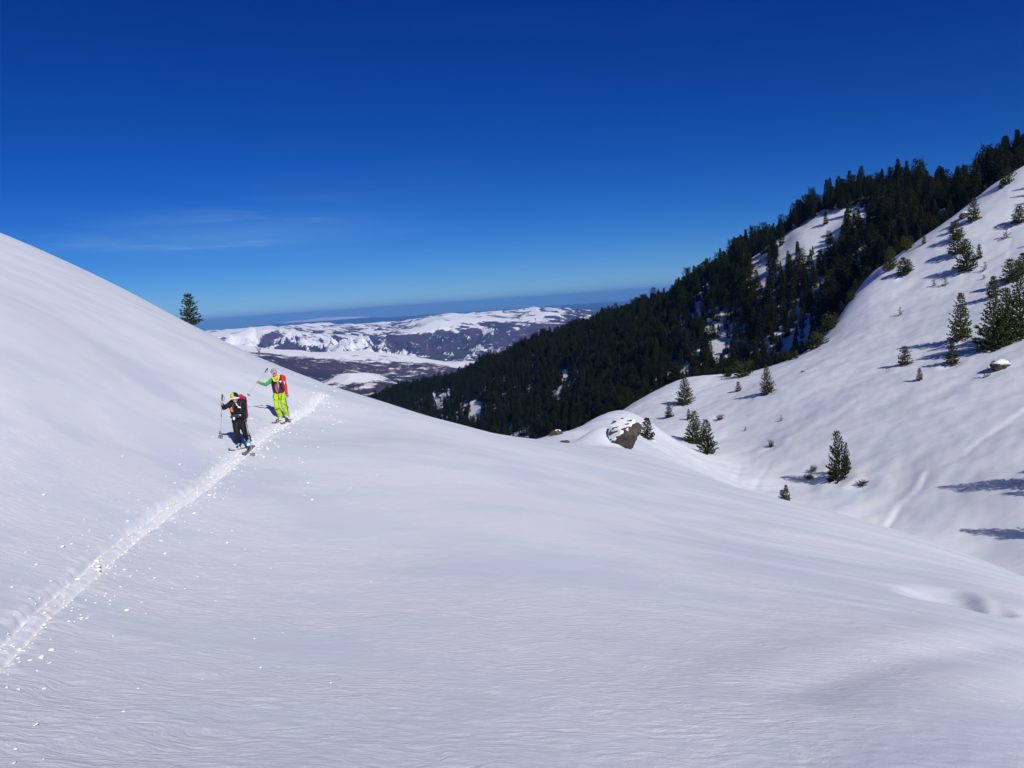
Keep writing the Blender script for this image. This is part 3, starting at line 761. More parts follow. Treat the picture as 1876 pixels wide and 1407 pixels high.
Hf = rng.uniform(6.5, 12.5, len(gx_)) * (0.95 + 0.45 * noise(gx_ / 22, gy_ / 22, 3) + 0.25 * noise(gx_ / 7, gy_ / 7, 9))
Hf *= np.interp(r_ - np.interp(U_, CU_, R_BOT), [0, 60], [0.72, 1.0])
hpx = Hf * FPX / r_
keep = (rng.random(len(gx_)) > 0.06) & (noise(gx_ / 17, gy_ / 17, 61) > -0.62)
for cu, cv, ru, rv, pr in CLEAR:
    # a tree hides the clearing when its crown covers any of it
    dx = np.abs(U_ - cu) / (ru * 0.85 + 0.06 * hpx); top = V_ - hpx * 0.95
    ridge_back = r_ > np.interp(U_, CU_, R_TOP) - 8
    cover = (dx < 1) & ~ridge_back & (V_ > cv - rv * 0.7) & (top < cv + rv * 0.2) & (rng.random(len(gx_)) < pr)
    keep &= ~cover
    if pr >= 0.8:
        cw = hit0(cu, cv, h0)
        if cw is not None:
            dd = math.hypot(cw[0], cw[1]); rad = 0.95 * ru * dd / FPX; sh = SUN_TO[:2] / np.linalg.norm(SUN_TO[:2])
            qx, qy = gx_ - cw[0], gy_ - cw[1]; al = qx * sh[0] + qy * sh[1]; la = np.abs(-qx * sh[1] + qy * sh[0])
            keep &= ~(~ridge_back & (al > -rad) & (al < rad + 14) & (la < rad + 0.6) & (rng.random(len(gx_)) < pr - 0.07))
keep &= (gz_ + Hf + 5) / r_ > seen_slope(gx_, gy_)
F = np.stack([gx_, gy_, gz_, Hf, hpx, U_, V_], -1)[keep]
vis = ((F[:, 2] + F[:, 3] * 0.6) / np.hypot(F[:, 0], F[:, 1]) > seen_slope(F[:, 0], F[:, 1])) & (F[:, 5] > 0) & (F[:, 5] < W0 + 10) & (F[:, 6] > 0)
order = np.argsort(-(F[:, 4] * vis))
NI = 278
front, rest = F[order[:NI]], F[order[NI:]]
print('forest trees', len(F))
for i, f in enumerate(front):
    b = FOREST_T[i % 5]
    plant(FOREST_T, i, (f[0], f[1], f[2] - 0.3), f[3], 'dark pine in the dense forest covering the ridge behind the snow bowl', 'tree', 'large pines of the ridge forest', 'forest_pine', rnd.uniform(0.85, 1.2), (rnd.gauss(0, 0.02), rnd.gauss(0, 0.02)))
# the many smaller ones: one object whose points carry crowns
me = bpy.data.meshes.new('forest_pines'); P3 = rest[:, :3].copy(); P3[:, 2] -= 0.3
me.vertices.add(len(P3)); me.vertices.foreach_set('co', P3.astype(np.float32).ravel())
def addattr(nm, ty, arr, key):
    a = me.attributes.new(nm, ty, 'POINT'); a.data.foreach_set(key, arr)
sc_ = rest[:, 3] / 12.0; wdx = rng.uniform(0.85, 1.2, len(rest))
addattr('size', 'FLOAT_VECTOR', np.stack([sc_ * wdx, sc_ * wdx, sc_], -1).astype(np.float32).ravel(), 'vector')
addattr('turn', 'FLOAT_VECTOR', np.stack([rng.normal(0, .02, len(rest)), rng.normal(0, .02, len(rest)), rng.uniform(0, 6.28, len(rest))], -1).astype(np.float32).ravel(), 'vector')
addattr('sort', 'INT', rng.integers(0, 5, len(rest)).astype(np.int32), 'value')
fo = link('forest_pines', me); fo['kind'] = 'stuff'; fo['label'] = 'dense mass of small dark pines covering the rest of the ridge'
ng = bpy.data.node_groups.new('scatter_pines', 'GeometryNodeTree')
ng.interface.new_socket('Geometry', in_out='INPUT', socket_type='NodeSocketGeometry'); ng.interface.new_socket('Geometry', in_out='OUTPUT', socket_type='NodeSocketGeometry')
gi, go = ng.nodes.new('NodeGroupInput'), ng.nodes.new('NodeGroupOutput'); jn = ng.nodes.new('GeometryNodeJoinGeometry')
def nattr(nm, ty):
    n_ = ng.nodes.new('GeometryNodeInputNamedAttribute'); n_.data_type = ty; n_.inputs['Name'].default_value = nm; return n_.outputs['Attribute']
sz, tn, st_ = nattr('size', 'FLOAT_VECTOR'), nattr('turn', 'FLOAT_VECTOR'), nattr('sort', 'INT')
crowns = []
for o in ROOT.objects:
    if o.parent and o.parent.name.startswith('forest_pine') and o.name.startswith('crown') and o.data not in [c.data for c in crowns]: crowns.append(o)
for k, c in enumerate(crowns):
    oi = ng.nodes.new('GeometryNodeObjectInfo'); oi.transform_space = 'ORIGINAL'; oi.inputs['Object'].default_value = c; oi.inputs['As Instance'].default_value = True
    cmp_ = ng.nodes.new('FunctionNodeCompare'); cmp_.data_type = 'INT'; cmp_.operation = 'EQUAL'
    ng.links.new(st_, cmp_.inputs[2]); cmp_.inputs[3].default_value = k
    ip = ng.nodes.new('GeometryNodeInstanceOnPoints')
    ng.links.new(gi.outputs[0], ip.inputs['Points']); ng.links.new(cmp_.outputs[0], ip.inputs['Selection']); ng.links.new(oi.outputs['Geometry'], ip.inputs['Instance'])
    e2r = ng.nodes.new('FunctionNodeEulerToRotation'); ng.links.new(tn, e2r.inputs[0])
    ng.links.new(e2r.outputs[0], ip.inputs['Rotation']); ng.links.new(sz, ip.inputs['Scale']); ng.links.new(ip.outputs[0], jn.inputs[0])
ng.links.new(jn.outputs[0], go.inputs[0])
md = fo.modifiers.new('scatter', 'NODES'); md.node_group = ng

# ------------------------------------------------------------------ rocks
def rock_material():
    m, t, b = new_mat('rock')
    g = N(t, 'ShaderNodeTexCoord').outputs['Object']
    n = N(t, 'ShaderNodeTexNoise', {'Vector': g, 'Scale': 1.6, 'Detail': 7.0, 'Roughness': 0.7}).outputs['Fac']
    n2 = N(t, 'ShaderNodeTexNoise', {'Vector': g, 'Scale': 9.0, 'Detail': 5.0, 'Roughness': 0.7}).outputs['Fac']
    c = mixc(t, ramp(t, n, 0.35, 0.65), (0.030, 0.029, 0.027), (0.085, 0.068, 0.050))
    c = mixc(t, m_math(t, 'MULTIPLY', ramp(t, n2, 0.55, 0.7), 0.7), c, (0.05, 0.045, 0.042))
    t.links.new(c, b.inputs['Base Color']); b.inputs['Roughness'].default_value = 0.9
    t.links.new(N(t, 'ShaderNodeBump', {'Height': n2, 'Distance': 0.06, 'Strength': 0.9}).outputs[0], b.inputs['Normal'])
    return m
MAT_ROCK = rock_material()
MAT_CAP = plain_mat('cap_snow', (0.80, 0.81, 0.83), 0.7, 0.2, 0.03, 3.0)
def sphere_pts(sub):
    bm = bmesh.new(); bmesh.ops.create_icosphere(bm, subdivisions=sub, radius=1.0)
    V_ = np.array([v.co[:] for v in bm.verts]); F_ = np.array([[v.index for v in f.verts] for f in bm.faces]); bm.free()
    return V_, F_
_SV, _SF = sphere_pts(5); _SV4, _SF4 = sphere_pts(4)
def rock(name, center, radii, planes, label, seed=0, cap=None, rot=0.0, cat='rock'):
    """faceted rock from a ball cut by planes (normal, offset); cap(p) > 0 where snow lies"""
    V_ = _SV * np.array(radii)
    for n_, d_ in planes:
        n_ = np.array(n_, float); n_ /= np.linalg.norm(n_); e_ = V_ @ n_ - d_
        V_ = V_ - np.maximum(e_, 0)[:, None] * n_ * 0.97
    Vs = V_.copy()
    f1 = fbm(V_[:, 0] * 1.3 + seed, V_[:, 2] * 1.3 + V_[:, 1], 4, 0.55, seed)
    f2 = ridged(V_[:, 0] * 0.9 + V_[:, 1], V_[:, 2] * 1.8 - V_[:, 0] * 0.8, 4, seed + 9)
    sz = min(radii); V_ = V_ * (1 + (0.12 * f1 + 0.10 * (f2 - 0.8))[:, None])
    me_ = np_mesh(name, V_, None, _SF, smooth=False)
    e = empty(name, center, label, cat); e.rotation_euler = (0, 0, rot)
    link('stone', me_, MAT_ROCK, e)
    if cap:
        m_ = cap(Vs) + 0.16 * fbm(Vs[:, 0] * 1.5, Vs[:, 2] * 1.5 + Vs[:, 1], 4, 0.6, seed + 40) + 0.10
        nrm = _SV / np.linalg.norm(_SV, axis=1)[:, None]
        off = np.where(m_ > 0, np.minimum(m_ * 0.4, 0.05) * sz * 0.7 + 0.01, np.maximum(m_ * 2.0, -0.3) * sz)
        C_ = Vs * 1.0 + (nrm * np.array([0.6, 0.6, 1.0])) * off[:, None]
        link('snow_cap', np_mesh('snow_cap', C_, None, _SF), MAT_CAP, e)
    return e
cR = pt_at(1146, 795, 71.5)
rock('rock_outcrop', cR, (1.50, 1.3, 1.50), [((-0.30, -0.35, 0.90), 0.95), ((0.80, -0.30, -0.50), 1.0), ((0.25, -0.95, 0.05), 0.9), ((-0.75, -0.5, 0.35), 1.1), ((0.55, -0.70, 0.45), 1.12), ((-0.2, -0.9, -0.4), 0.95)],
     'big jagged brown rock outcrop with snow on its sloping top', 3, lambda p: p[:, 2] * 0.70 - 0.55 * p[:, 0] - 0.40)
for (u, v, d_, rx, ry, rz, lab, sd, rt) in [
    (1113, 771, 78, 0.62, 0.5, 0.42, 'dark slanting rock slab just left of the big rock outcrop', 5, 0.3),
    (1092, 776, 79, 0.50, 0.4, 0.36, 'smaller dark rock slab two steps left of the big rock outcrop', 8, 0.5),
    (1034, 800, 74, 0.55, 0.5, 0.30, 'low dark rock on the snow lip at the foot of the forest', 11, 0.1),
    (1021, 799, 82, 0.70, 0.5, 0.55, 'dark rock ledge half buried where the forest meets the crest', 14, 0.1)]:
    c = pt_at(u, v, d_); g = float(height(np.array([c[0]]), np.array([c[1]]))[0])
    rock('rock_slab', (c[0], c[1], g - 0.02), (rx * 1.1, ry, rz), [((-0.5, -0.7, 0.5), rx * 0.55), ((0.6, -0.5, 0.5), rx * 0.6)], lab, sd, lambda p: p[:, 2] - 0.5, rt)
c = ground_at(1833, 676, 60); rock('boulder', (c[0], c[1], c[2] + 0.45), (1.25, 1.1, 0.85), [((-0.2, -0.95, -0.2), 0.7), ((0.5, -0.7, -0.4), 0.8)], 'grey boulder under a thick snow cap near the right frame edge', 21, lambda p: (p[:, 2] - 0.30) * 1.6 + 0.1 * p[:, 0])
c = ground_at(1768, 398, 60); rock('boulder', (c[0], c[1], c[2] + 0.3), (1.3, 1.0, 1.0), [((-0.2, -0.95, 0.1), 0.7)], 'dark rock on the rough upper slope beside the crooked columnar pine', 23, lambda p: p[:, 2] - 0.75 + 0.2 * p[:, 0])
c = ground_at(1471, 681, 60); rock('boulder', (c[0], c[1], c[2] + 0.05), (0.42, 0.2, 0.16), [((0, -1, 0.3), 0.15)], 'tiny flat dark stone lying on the snow near the bowl rim', 25)
c = ground_at(1322, 765, 60); rock('boulder', (c[0], c[1], c[2]), (0.5, 0.35, 0.28), [((0, -1, 0.3), 0.25)], 'small rock in the snow lip right of the pine pair', 27, lambda p: p[:, 2] - 0.12 - 0.5 * p[:, 0])

# ------------------------------------------------------------------ snow clumps thrown beside the track
clump_me = []
for k in range(4):
    f_ = fbm(_SV4[:, 0] * 1.4 + k * 5, _SV4[:, 1] * 1.4 + _SV4[:, 2], 3, 0.6, 500 + k)
    P_ = _SV4 * (1 + 0.35 * f_)[:, None] * np.array([1.0, 0.8, 0.55]); keepf = _SF4
    V2, F2 = sphere_pts(2); f2 = fbm(V2[:, 0] * 1.4 + k * 5, V2[:, 1] * 1.4 + V2[:, 2], 3, 0.6, 500 + k)
    m_ = np_mesh('snow_clump', V2 * (1 + 0.45 * f2)[:, None] * np.array([1.0, 0.8, 0.55]), None, F2); m_.materials.append(MAT_CAP); clump_me.append(m_)
CL8 = [(485,476,17),(512,540,18),(150,662,18),(205,733,20),(240,738,12),(335,582,12),(355,630,34),(68,862,22),(68,822,14),(635,440,16),(740,322,14),(824,293,10),(955,228,18),(1003,266,20),(1028,160,20),(633,373,12),(795,362,14),
 (925,597,26),(945,670,28),(745,800,18),(785,768,20),(885,810,18),(985,866,16),(1235,942,14),(1130,802,14),(1212,550,14),(1060,487,12),(1152,411,12),(1300,608,16),(1404,647,12),(1505,658,14),(600,912,20),(630,940,18),(305,1217,16),(175,1280,26),(285,1297,26),(235,1265,40),(437,1234,10),(1005,492,16),(1140,537,12),(500,655,16),(665,742,14),(500,1040,22),(460,1020,14),(835,1015,12),(770,676,8),(1230,350,14)]
extra = [(190/2.345,1150+262/2.345,28),(150/2.345,1150+420/2.345,26),(80/2.345,1150+265/2.345,20),(60/2.345,1150+583/2.345,26),(185/2.345,1150+565/2.345,12)]
PX = [(a / 3.126, 800 + b / 3.126, w / 3.126) for a, b, w in CL8] + [(a, b, w / 2.345) for a, b, w in extra]
# clumps near and beyond the skiers, from the close view of them
PX += [(370 + a / 7.035, 650 + b / 7.035, w / 7.035) for a, b, w in [(145,1060,36),(290,1155,26),(640,825,50),(790,690,60),(600,730,20),(850,1215,60),(945,1330,50),(1300,1385,50),(935,1140,40),(965,1055,36),(1060,1025,30),(1215,1025,32),(1125,1175,26),(1385,1065,36),(1120,945,50),(1250,500,26),(1340,540,30),(1470,410,34),(1330,465,22),(1435,500,24),(1265,600,24),(1215,705,20),(1640,680,40),(1780,870,50),(1700,660,36),(1760,620,30),(1550,980,36),(1690,900,40),(700,1290,40),(755,945,40),(985,1190,40),(1710,470,40),(1705,430,24)]]
for i, (u, v, w) in enumerate(PX):
    p_ = hit0(u, v, height)
    if p_ is None: continue
    sz = max(w, 3.2) * np.linalg.norm(p_) / FPX * 0.47
    o = link('snow_clump', clump_me[i % 4], None, None, (p_[0], p_[1], p_[2] + sz * 0.2)); o.scale = (sz, sz * rnd.uniform(0.7, 1.2), sz * 0.5); o.rotation_euler = (rnd.uniform(-.3, .3), rnd.uniform(-.3, .3), rnd.uniform(0, 6.28))
    tagit(o, 'white clump of loose snow lying beside the ski track', 'snow clump', 'snow clumps thrown beside the ski track')
# the fine crumbs: one mass
V1, F1 = sphere_pts(1); vv, ff, nb_ = [], [], 0
tp = np.array(TRACK); seglen = np.hypot(*np.diff(tp, axis=0).T); cum = np.append(0, np.cumsum(seglen))
for k in range(1100):
    q_ = rng.uniform(0, cum[-1]); i = min(np.searchsorted(cum, q_) - 1, len(seglen) - 1); i = max(i, 0)
    f_ = (q_ - cum[i]) / seglen[i]; a_, b_ = tp[i], tp[i + 1]; d_ = (b_ - a_) / seglen[i]; n_ = np.array([d_[1], -d_[0]])
    wd = rng.choice([0.22, 0.45, 1.3], p=[0.50, 0.38, 0.12]); off = rng.normal(0.08 if wd < 1 else 0.8, wd * (0.55 if wd < 1 else 1.0))
    x_, y_ = a_ + (b_ - a_) * f_ + n_ * off
    vv.append((x_, y_)); ff.append(rng.uniform(0.005, 0.013) * (2.2 if rng.random() < 0.14 else 1.0) * (0.9 + math.hypot(x_, y_) / 30))
vv = np.array(vv); zz = height(vv[:, 0], vv[:, 1]); ff = np.array(ff)
okc = np.hypot(vv[:, 0], vv[:, 1]) > 3.0; vv, zz, ff = vv[okc], zz[okc], ff[okc]
jit = rng.uniform(0.7, 1.3, (len(vv), len(V1)))
VV = np.concatenate([V1 * jit[k][:, None] * ff[k] * np.array([1.2, 1, 0.5]) + [vv[k, 0], vv[k, 1], zz[k] + ff[k] * 0.2] for k in range(len(vv))])
FF = np.concatenate([F1 + k * len(V1) for k in range(len(vv))])
cr_ = link('snow_crumbs', np_mesh('snow_crumbs', VV, None, FF), MAT_CAP); cr_['kind'] = 'stuff'; cr_['label'] = 'fine snow crumbs strewn along the ski track'

# ------------------------------------------------------------------ the two skiers
class Prims:
    def __init__(self): self.v, self.f = [], []
    def add(self, V_, F_):
        b = len(self.v); self.v.extend(V_); self.f.extend([tuple(i + b for i in f) for f in F_])
    def cap(self, a, b, ra, rb=None, n=14):
        rb = ra if rb is None else rb; a = np.array(a, float); b = np.array(b, float); d = b - a; L = np.linalg.norm(d); d = d / max(L, 1e-9)
        h = np.array([0, 0, 1.0]) if abs(d[2]) < 0.9 else np.array([1.0, 0, 0]); e1 = np.cross(d, h); e1 /= np.linalg.norm(e1); e2 = np.cross(d, e1)
        rings = [(a - d * ra * math.cos(t), ra * math.sin(t)) for t in (0.35, 0.8, 1.2)] + [(a + (b - a) * k / 4, ra + (rb - ra) * k / 4) for k in range(5)] + [(b + d * rb * math.cos(t), rb * math.sin(t)) for t in (1.2, 0.8, 0.35)]
        V_ = [a - d * ra]; F_ = []
        for c, r in rings:
            for i in range(n): an = 6.28318 * i / n; V_.append(c + r * (math.cos(an) * e1 + math.sin(an) * e2))
        V_.append(b + d * rb); m = len(rings)
        for i in range(n): j = (i + 1) % n; F_.append((0, 1 + i, 1 + j)); F_.append((len(V_) - 1, 1 + (m - 1) * n + j, 1 + (m - 1) * n + i))
        for k in range(m - 1):
            for i in range(n): j = (i + 1) % n; F_.append((1 + k * n + i, 1 + (k + 1) * n + i, 1 + (k + 1) * n + j, 1 + k * n + j))
        self.add(V_, F_)
    def chain(self, pts, rs):
        for (a, b), (ra, rb) in zip(zip(pts[:-1], pts[1:]), zip(rs[:-1], rs[1:])): self.cap(a, b, ra, rb)
    def ell(self, c, r, axes=None):
        A = np.eye(3) if axes is None else np.array(axes)
        V2, F2 = sphere_pts(3); self.add(list(np.array(c) + (V2 * np.array(r)) @ A), [tuple(f) for f in F2])
def build(P, name, mat, parent, origin, voxel=0.012, disp=0.0, dsize=0.12, smooth=2):
    me_ = bpy.data.meshes.new(name); me_.from_pydata([tuple(np.array(v) - origin) for v in P.v], [], P.f); me_.materials.append(mat)
    o = link(name, me_, None, parent)
    if voxel:
        r = o.modifiers.new('skin', 'REMESH'); r.mode = 'VOXEL'; r.voxel_size = voxel; r.use_smooth_shade = True
        if smooth: sm = o.modifiers.new('soft', 'SMOOTH'); sm.iterations = smooth; sm.factor = 0.5
        if disp:
            tx = bpy.data.textures.new(name + '_folds', 'CLOUDS'); tx.noise_scale = dsize; tx.noise_depth = 2
            dm_ = o.modifiers.new('folds', 'DISPLACE'); dm_.texture = tx; dm_.strength = disp; dm_.mid_level = 0.5
    else:
        me_.polygons.foreach_set('use_smooth', np.ones(len(me_.polygons), bool))
    return o
def cloth(name, col, var=0.12, rough=0.75): return plain_mat(name, col, rough, 0.25, var, 18.0)
SKIN = plain_mat('skin', (0.50, 0.27, 0.19), 0.55, 0.3, 0.08, 25.0)
BLACKF = cloth('black_fabric', (0.009, 0.009, 0.011), 0.3); CHAR = cloth('charcoal_fabric', (0.035, 0.038, 0.05), 0.25)
LIME = cloth('lime_fabric', (0.38, 0.56, 0.012)); GREEN = cloth('green_fabric', (0.035, 0.30, 0.055)); RED = cloth('red_fabric', (0.62, 0.022, 0.02)); CRIM = cloth('crimson_fabric', (0.42, 0.012, 0.06))
YEL = cloth('yellow_fabric', (0.68, 0.60, 0.04)); ORA = cloth('orange_fabric', (0.72, 0.20, 0.06)); PINK = cloth('pink_cord', (0.70, 0.16, 0.24)); WHT = cloth('white_fabric', (0.78, 0.78, 0.80), 0.05); GREYK = cloth('grey_knit', (0.26, 0.27, 0.29), 0.5)
BLUEB = cloth('blue_plastic', (0.03, 0.28, 0.48), 0.1, 0.4); PLW = cloth('white_plastic', (0.72, 0.75, 0.74), 0.1, 0.4); DKP = plain_mat('dark_plastic', (0.02, 0.02, 0.022), 0.35, 0.5); LENS = plain_mat('dark_lens', (0.02, 0.02, 0.06), 0.1, 0.8); LENSR = plain_mat('rose_lens', (0.45, 0.07, 0.09), 0.15, 0.8)
ALU = plain_mat('pole_metal', (0.42, 0.43, 0.46), 0.35, 0.6); SKIM = plain_mat('ski_topsheet', (0.16, 0.155, 0.15), 0.4, 0.5, 0.3, 14.0)
HAIR = plain_mat('dark_hair', (0.03, 0.02, 0.014), 0.7, 0.2)

class Sk:
    """places points given in the enlarged view of the skiers (x, y) and metres towards the camera"""
    def __init__(s, fx, fy):
        s.foot = hit0(370 + fx / 7.035, 650 + fy / 7.035, height); s.D = math.hypot(s.foot[0], s.foot[1]); s.o = s.foot
        s.to = -np.array([s.foot[0], s.foot[1], 0]) / s.D; s.rt = np.array([-s.to[1], s.to[0], 0]); s.rt = s.rt if s.rt[0] > 0 else -s.rt
        s.up = np.array([0, 0, 1.0])
    def __call__(s, x, y, t=0.0): return pt_at(370 + x / 7.035, 650 + y / 7.035, s.D - t)
    def g(s, x, y): return hit0(370 + x / 7.035, 650 + y / 7.035, height)

def fingers(P, c, axis, palm_dir, r0=0.020):
    """four fingers curled round a pole and a thumb; c is the point of the pole in the grip"""
    axis = axis / np.linalg.norm(axis); pd = palm_dir - axis * np.dot(palm_dir, axis); pd /= np.linalg.norm(pd); sd = np.cross(axis, pd)
    P.ell(c + pd * 0.028, (0.030, 0.030, 0.045), np.array([pd, sd, axis]) * 1.0)
    for k, L in enumerate((0.85, 1.0, 0.95, 0.75)):
        base = c + axis * (0.030 - 0.020 * k); prev = None
        for j in range(4):
            an = 0.5 + j * 1.15 * L; p = base + r0 * 1.25 * (math.cos(an) * pd + math.sin(an) * sd)
            if prev is not None: P.cap(prev, p, 0.0095 - 0.0008 * j, 0.0088 - 0.0008 * j, 8)
            prev = p
    t0 = c + pd * 0.03 + axis * 0.03; t1 = t0 - sd * 0.028 + axis * 0.012; t2 = c - sd * 0.024 - pd * 0.008 + axis * 0.022
    P.cap(t0, t1, 0.012, 0.011, 8); P.cap(t1, t2, 0.011, 0.009, 8)

def ski_pole(top, tip, label, basket=0.055, grip=0.15):
    top, tip = np.array(top), np.array(tip); ax = (tip - top); L = np.linalg.norm(ax); ax /= L
    e = empty('ski_pole', tip, label, 'ski pole', 'ski poles of the two skiers')
    P = Prims(); P.cap(top + ax * grip * 0.8, tip - ax * 0.03, 0.0105, 0.0075, 10); build(P, 'shaft', ALU, e, tip, 0)
    P = Prims(); P.cap(top + ax * 0.02, top + ax * grip, 0.021, 0.015, 10); P.cap(top, top + ax * 0.01, 0.026, 0.022, 10); build(P, 'grip', DKP, e, tip, 0)
    P = Prims(); P.cap(top + ax * L * 0.45, top + ax * (L * 0.45 + 0.035), 0.014, 0.014, 10); build(P, 'length_clamp', DKP, e, tip, 0)
    h = np.cross(ax, [0, 1.0, 0.3]); h /= np.linalg.norm(h); k_ = np.cross(ax, h); P = Prims(); c = tip - ax * 0.07; ring = [c + basket * (math.cos(a) * h + math.sin(a) * k_) for a in np.linspace(0, 6.283, 13)]
    for a, b in zip(ring[:-1], ring[1:]): P.cap(a, b, 0.008, 0.008, 6)
    for a in ring[:12:3]: P.cap(c, a, 0.007, 0.007, 6)
    build(P, 'basket', DKP, e, tip, 0)
    P = Prims(); lp = [top + ax * 0.02 + h * (0.03 + 0.03 * math.sin(a)) + ax * 0.07 * (1 - math.cos(a)) for a in np.linspace(0, 6.283, 11)]
    for a, b in zip(lp[:-1], lp[1:]): P.cap(a, b, 0.006, 0.006, 6)
    build(P, 'strap', BLACKF, e, tip, 0)
    return e
def tnormal(x, y, s=0.4):
    a = height(np.array([x - s, x + s, x, x]), np.array([y, y, y - s, y + s])); n_ = np.array([-(a[1] - a[0]) / (2 * s), -(a[3] - a[2]) / (2 * s), 1.0]); return n_ / np.linalg.norm(n_)
def make_ski(tip, thru, label, L=1.62, fwd=0.82, sink=0.005):
    """a ski lying on the snow whose tip is at one ground point and which runs under another"""
    d = np.array(thru) - np.array(tip); d[2] = 0; d /= np.linalg.norm(d); tip = np.array(tip)
    n0 = tnormal(*(tip + d * L / 2)[:2]); e = empty('ski', tip, label, 'ski', 'skis of the two skiers'); V_, F_ = [], []
    p_end = tip + d * L; za = float(height(np.array([tip[0]]), np.array([tip[1]]))[0]); zb = float(height(np.array([p_end[0]]), np.array([p_end[1]]))[0])
    mz = max(float(height(np.array([q[0]]), np.array([q[1]]))[0]) - (za + (zb - za) * k) for k, q in ((0.3, tip + d * L * .3), (0.5, tip + d * L * .5), (0.7, tip + d * L * .7)))
    sd = np.cross(d, n0); sd /= np.linalg.norm(sd); M_ = 18
    for k in range(M_ + 1):
        s = k / M_; c = tip + d * L * s; c[2] = za + (zb - za) * s + max(mz, 0) * 0.7 + sink + 0.075 * max(0, 1 - s / 0.13) ** 2
        w = 0.047 - 0.011 * math.sin(math.pi * s); w *= math.sqrt(min(1, s / 0.06 + 0.10)) if s < 0.06 else 1
        for a, b in ((-1, -1), (1, -1), (1, 1), (-1, 1)): V_.append(c + sd * w * a + n0 * 0.011 * b)
    for k in range(M_):
        for i in range(4): j = (i + 1) % 4; F_.append((4 * k + i, 4 * k + j, 4 * k + 4 + j, 4 * k + 4 + i))
    F_ += [(3, 2, 1, 0), (4 * M_, 4 * M_ + 1, 4 * M_ + 2, 4 * M_ + 3)]
    P = Prims(); P.add(V_, F_); o = build(P, 'blade', SKIM, e, tip, 0); o.data.polygons.foreach_set('use_smooth', np.zeros(len(o.data.polygons), bool))
    c = tip + d * fwd; c[2] = za + (zb - za) * (fwd / L) + max(mz, 0) + 0.05
    P = Prims(); P.cap(c - d * 0.14, c - d * 0.10, 0.028, 0.028, 8); P.cap(c + d * 0.13, c + d * 0.18, 0.03, 0.03, 8); build(P, 'binding', DKP, e, tip, 0)
    return e, c, d, n0
def boot(P, toe_dir, ank, base, up):
    P.cap(base + up * 0.045 + toe_dir * 0.13, base + up * 0.05 - toe_dir * 0.10, 0.048, 0.052); P.cap(base + up * 0.07 - toe_dir * 0.05, ank + (ank - base) * 0.25, 0.060, 0.066)

# --- skier in black, front of the two
A = Sk(540, 1200)
e = empty('person', A.o, 'skier in black clothes leaning forward, lime and black cap, holding a pole upright', 'person', None); O = A.o
skiR, cR_, dR, nR = make_ski(A.g(528, 1300), A.g(640, 1200), 'grey ski of the black clad skier pointing toward the viewer, tail crossing behind the pole', 1.62, 0.9)
skiL, cL_, dL, nL = make_ski(A.g(350, 1243), A.g(500, 1196), 'other ski of the black clad skier, curved tip poking left out of the snow', 1.62, 0.82, -0.022)
up = A.up
def put(base, x, y, t): q_ = A(x, y, t); return q_
hL, hR = A(255, 628, 0.28), A(556, 845, 0.2)
shL, shR, elL, elR = A(385, 618, 0.12), A(518, 600, 0.10), A(285, 684, 0.14), A(548, 722, 0.06)
hpL, hpR, knL, knR = A(438, 845, 0), A(518, 842, -0.02), A(450, 1010, 0.10), A(556, 990, 0.08)
anL, anR = A(470, 1143, 0.02), A(602, 1098, 0.02); chest, waist, neck, head = A(455, 665, 0.12), A(468, 785, 0.03), A(440, 618, 0.15), A(423, 553, 0.22)
pA_top, pA_tip = A(261, 522, 0.24), A.g(240, 1078); paxA = pA_tip - pA_top
pB_top, pB_tip = hR - up * -0.05 + A.to * 0.02, A.g(660, 1312); paxB = pB_tip - pB_top
P = Prims(); P.chain([neck, head], [0.058, 0.06]); P.ell(head + A.to * 0.01, (0.078, 0.098, 0.118), [A.rt, A.to, A.up]); P.ell(head + A.to * 0.095 - up * 0.055, (0.014, 0.02, 0.025), [A.rt, A.to, A.up])
P.ell(head + A.to * 0.055 - up * 0.095, (0.045, 0.045, 0.035), [A.rt, A.to, A.up])
for sgn in (-1, 1): P.ell(head + A.rt * 0.08 * sgn - up * 0.03, (0.013, 0.02, 0.03), [A.rt, A.to, A.up])
P.chain([chest, waist, (hpL + hpR) / 2], [0.12, 0.10, 0.11]); P.chain([shL, elL, hL], [0.048, 0.040, 0.026]); P.chain([shR, elR, hR], [0.048, 0.040, 0.026]); P.chain([chest, shL], [0.07, 0.05]); P.chain([chest, shR], [0.07, 0.05]); P.cap(chest, neck, 0.08, 0.055)
P.chain([hpL, knL, anL], [0.08, 0.055, 0.042]); P.chain([hpR, knR, anR], [0.08, 0.055, 0.042])
fingers(P, hL, paxA, A.to); fingers(P, hR, paxB, A.rt)
build(P, 'body', SKIN, e, O, 0.009, smooth=1)
P = Prims(); P.chain([chest + up * 0.03, waist, (hpL + hpR) / 2 + up * 0.02], [0.145, 0.128, 0.13]); P.chain([shL, (shL + shR) / 2, shR], [0.085, 0.10, 0.085])
P.cap(shL - up * 0.03, hpL + up * 0.06, 0.098, 0.10); P.cap(shR - up * 0.03, hpR + up * 0.06, 0.098, 0.10)
P.chain([shL, elL, hL + (elL - hL) * 0.20], [0.075, 0.062, 0.042]); P.chain([shR, elR, hR + (elR - hR) * 0.20], [0.075, 0.062, 0.044]); P.cap(neck - up * 0.04, neck, 0.075, 0.070)
build(P, 'jacket', BLACKF, e, O, 0.012, 0.022, 0.07)
P = Prims(); P.cap(hpL, hpR, 0.115, 0.115); P.chain([hpL, knL, anL + up * 0.0], [0.108, 0.088, 0.085]); P.chain([hpR, knR, anR], [0.108, 0.088, 0.085]); build(P, 'trousers', BLACKF, e, O, 0.012, 0.024, 0.08)
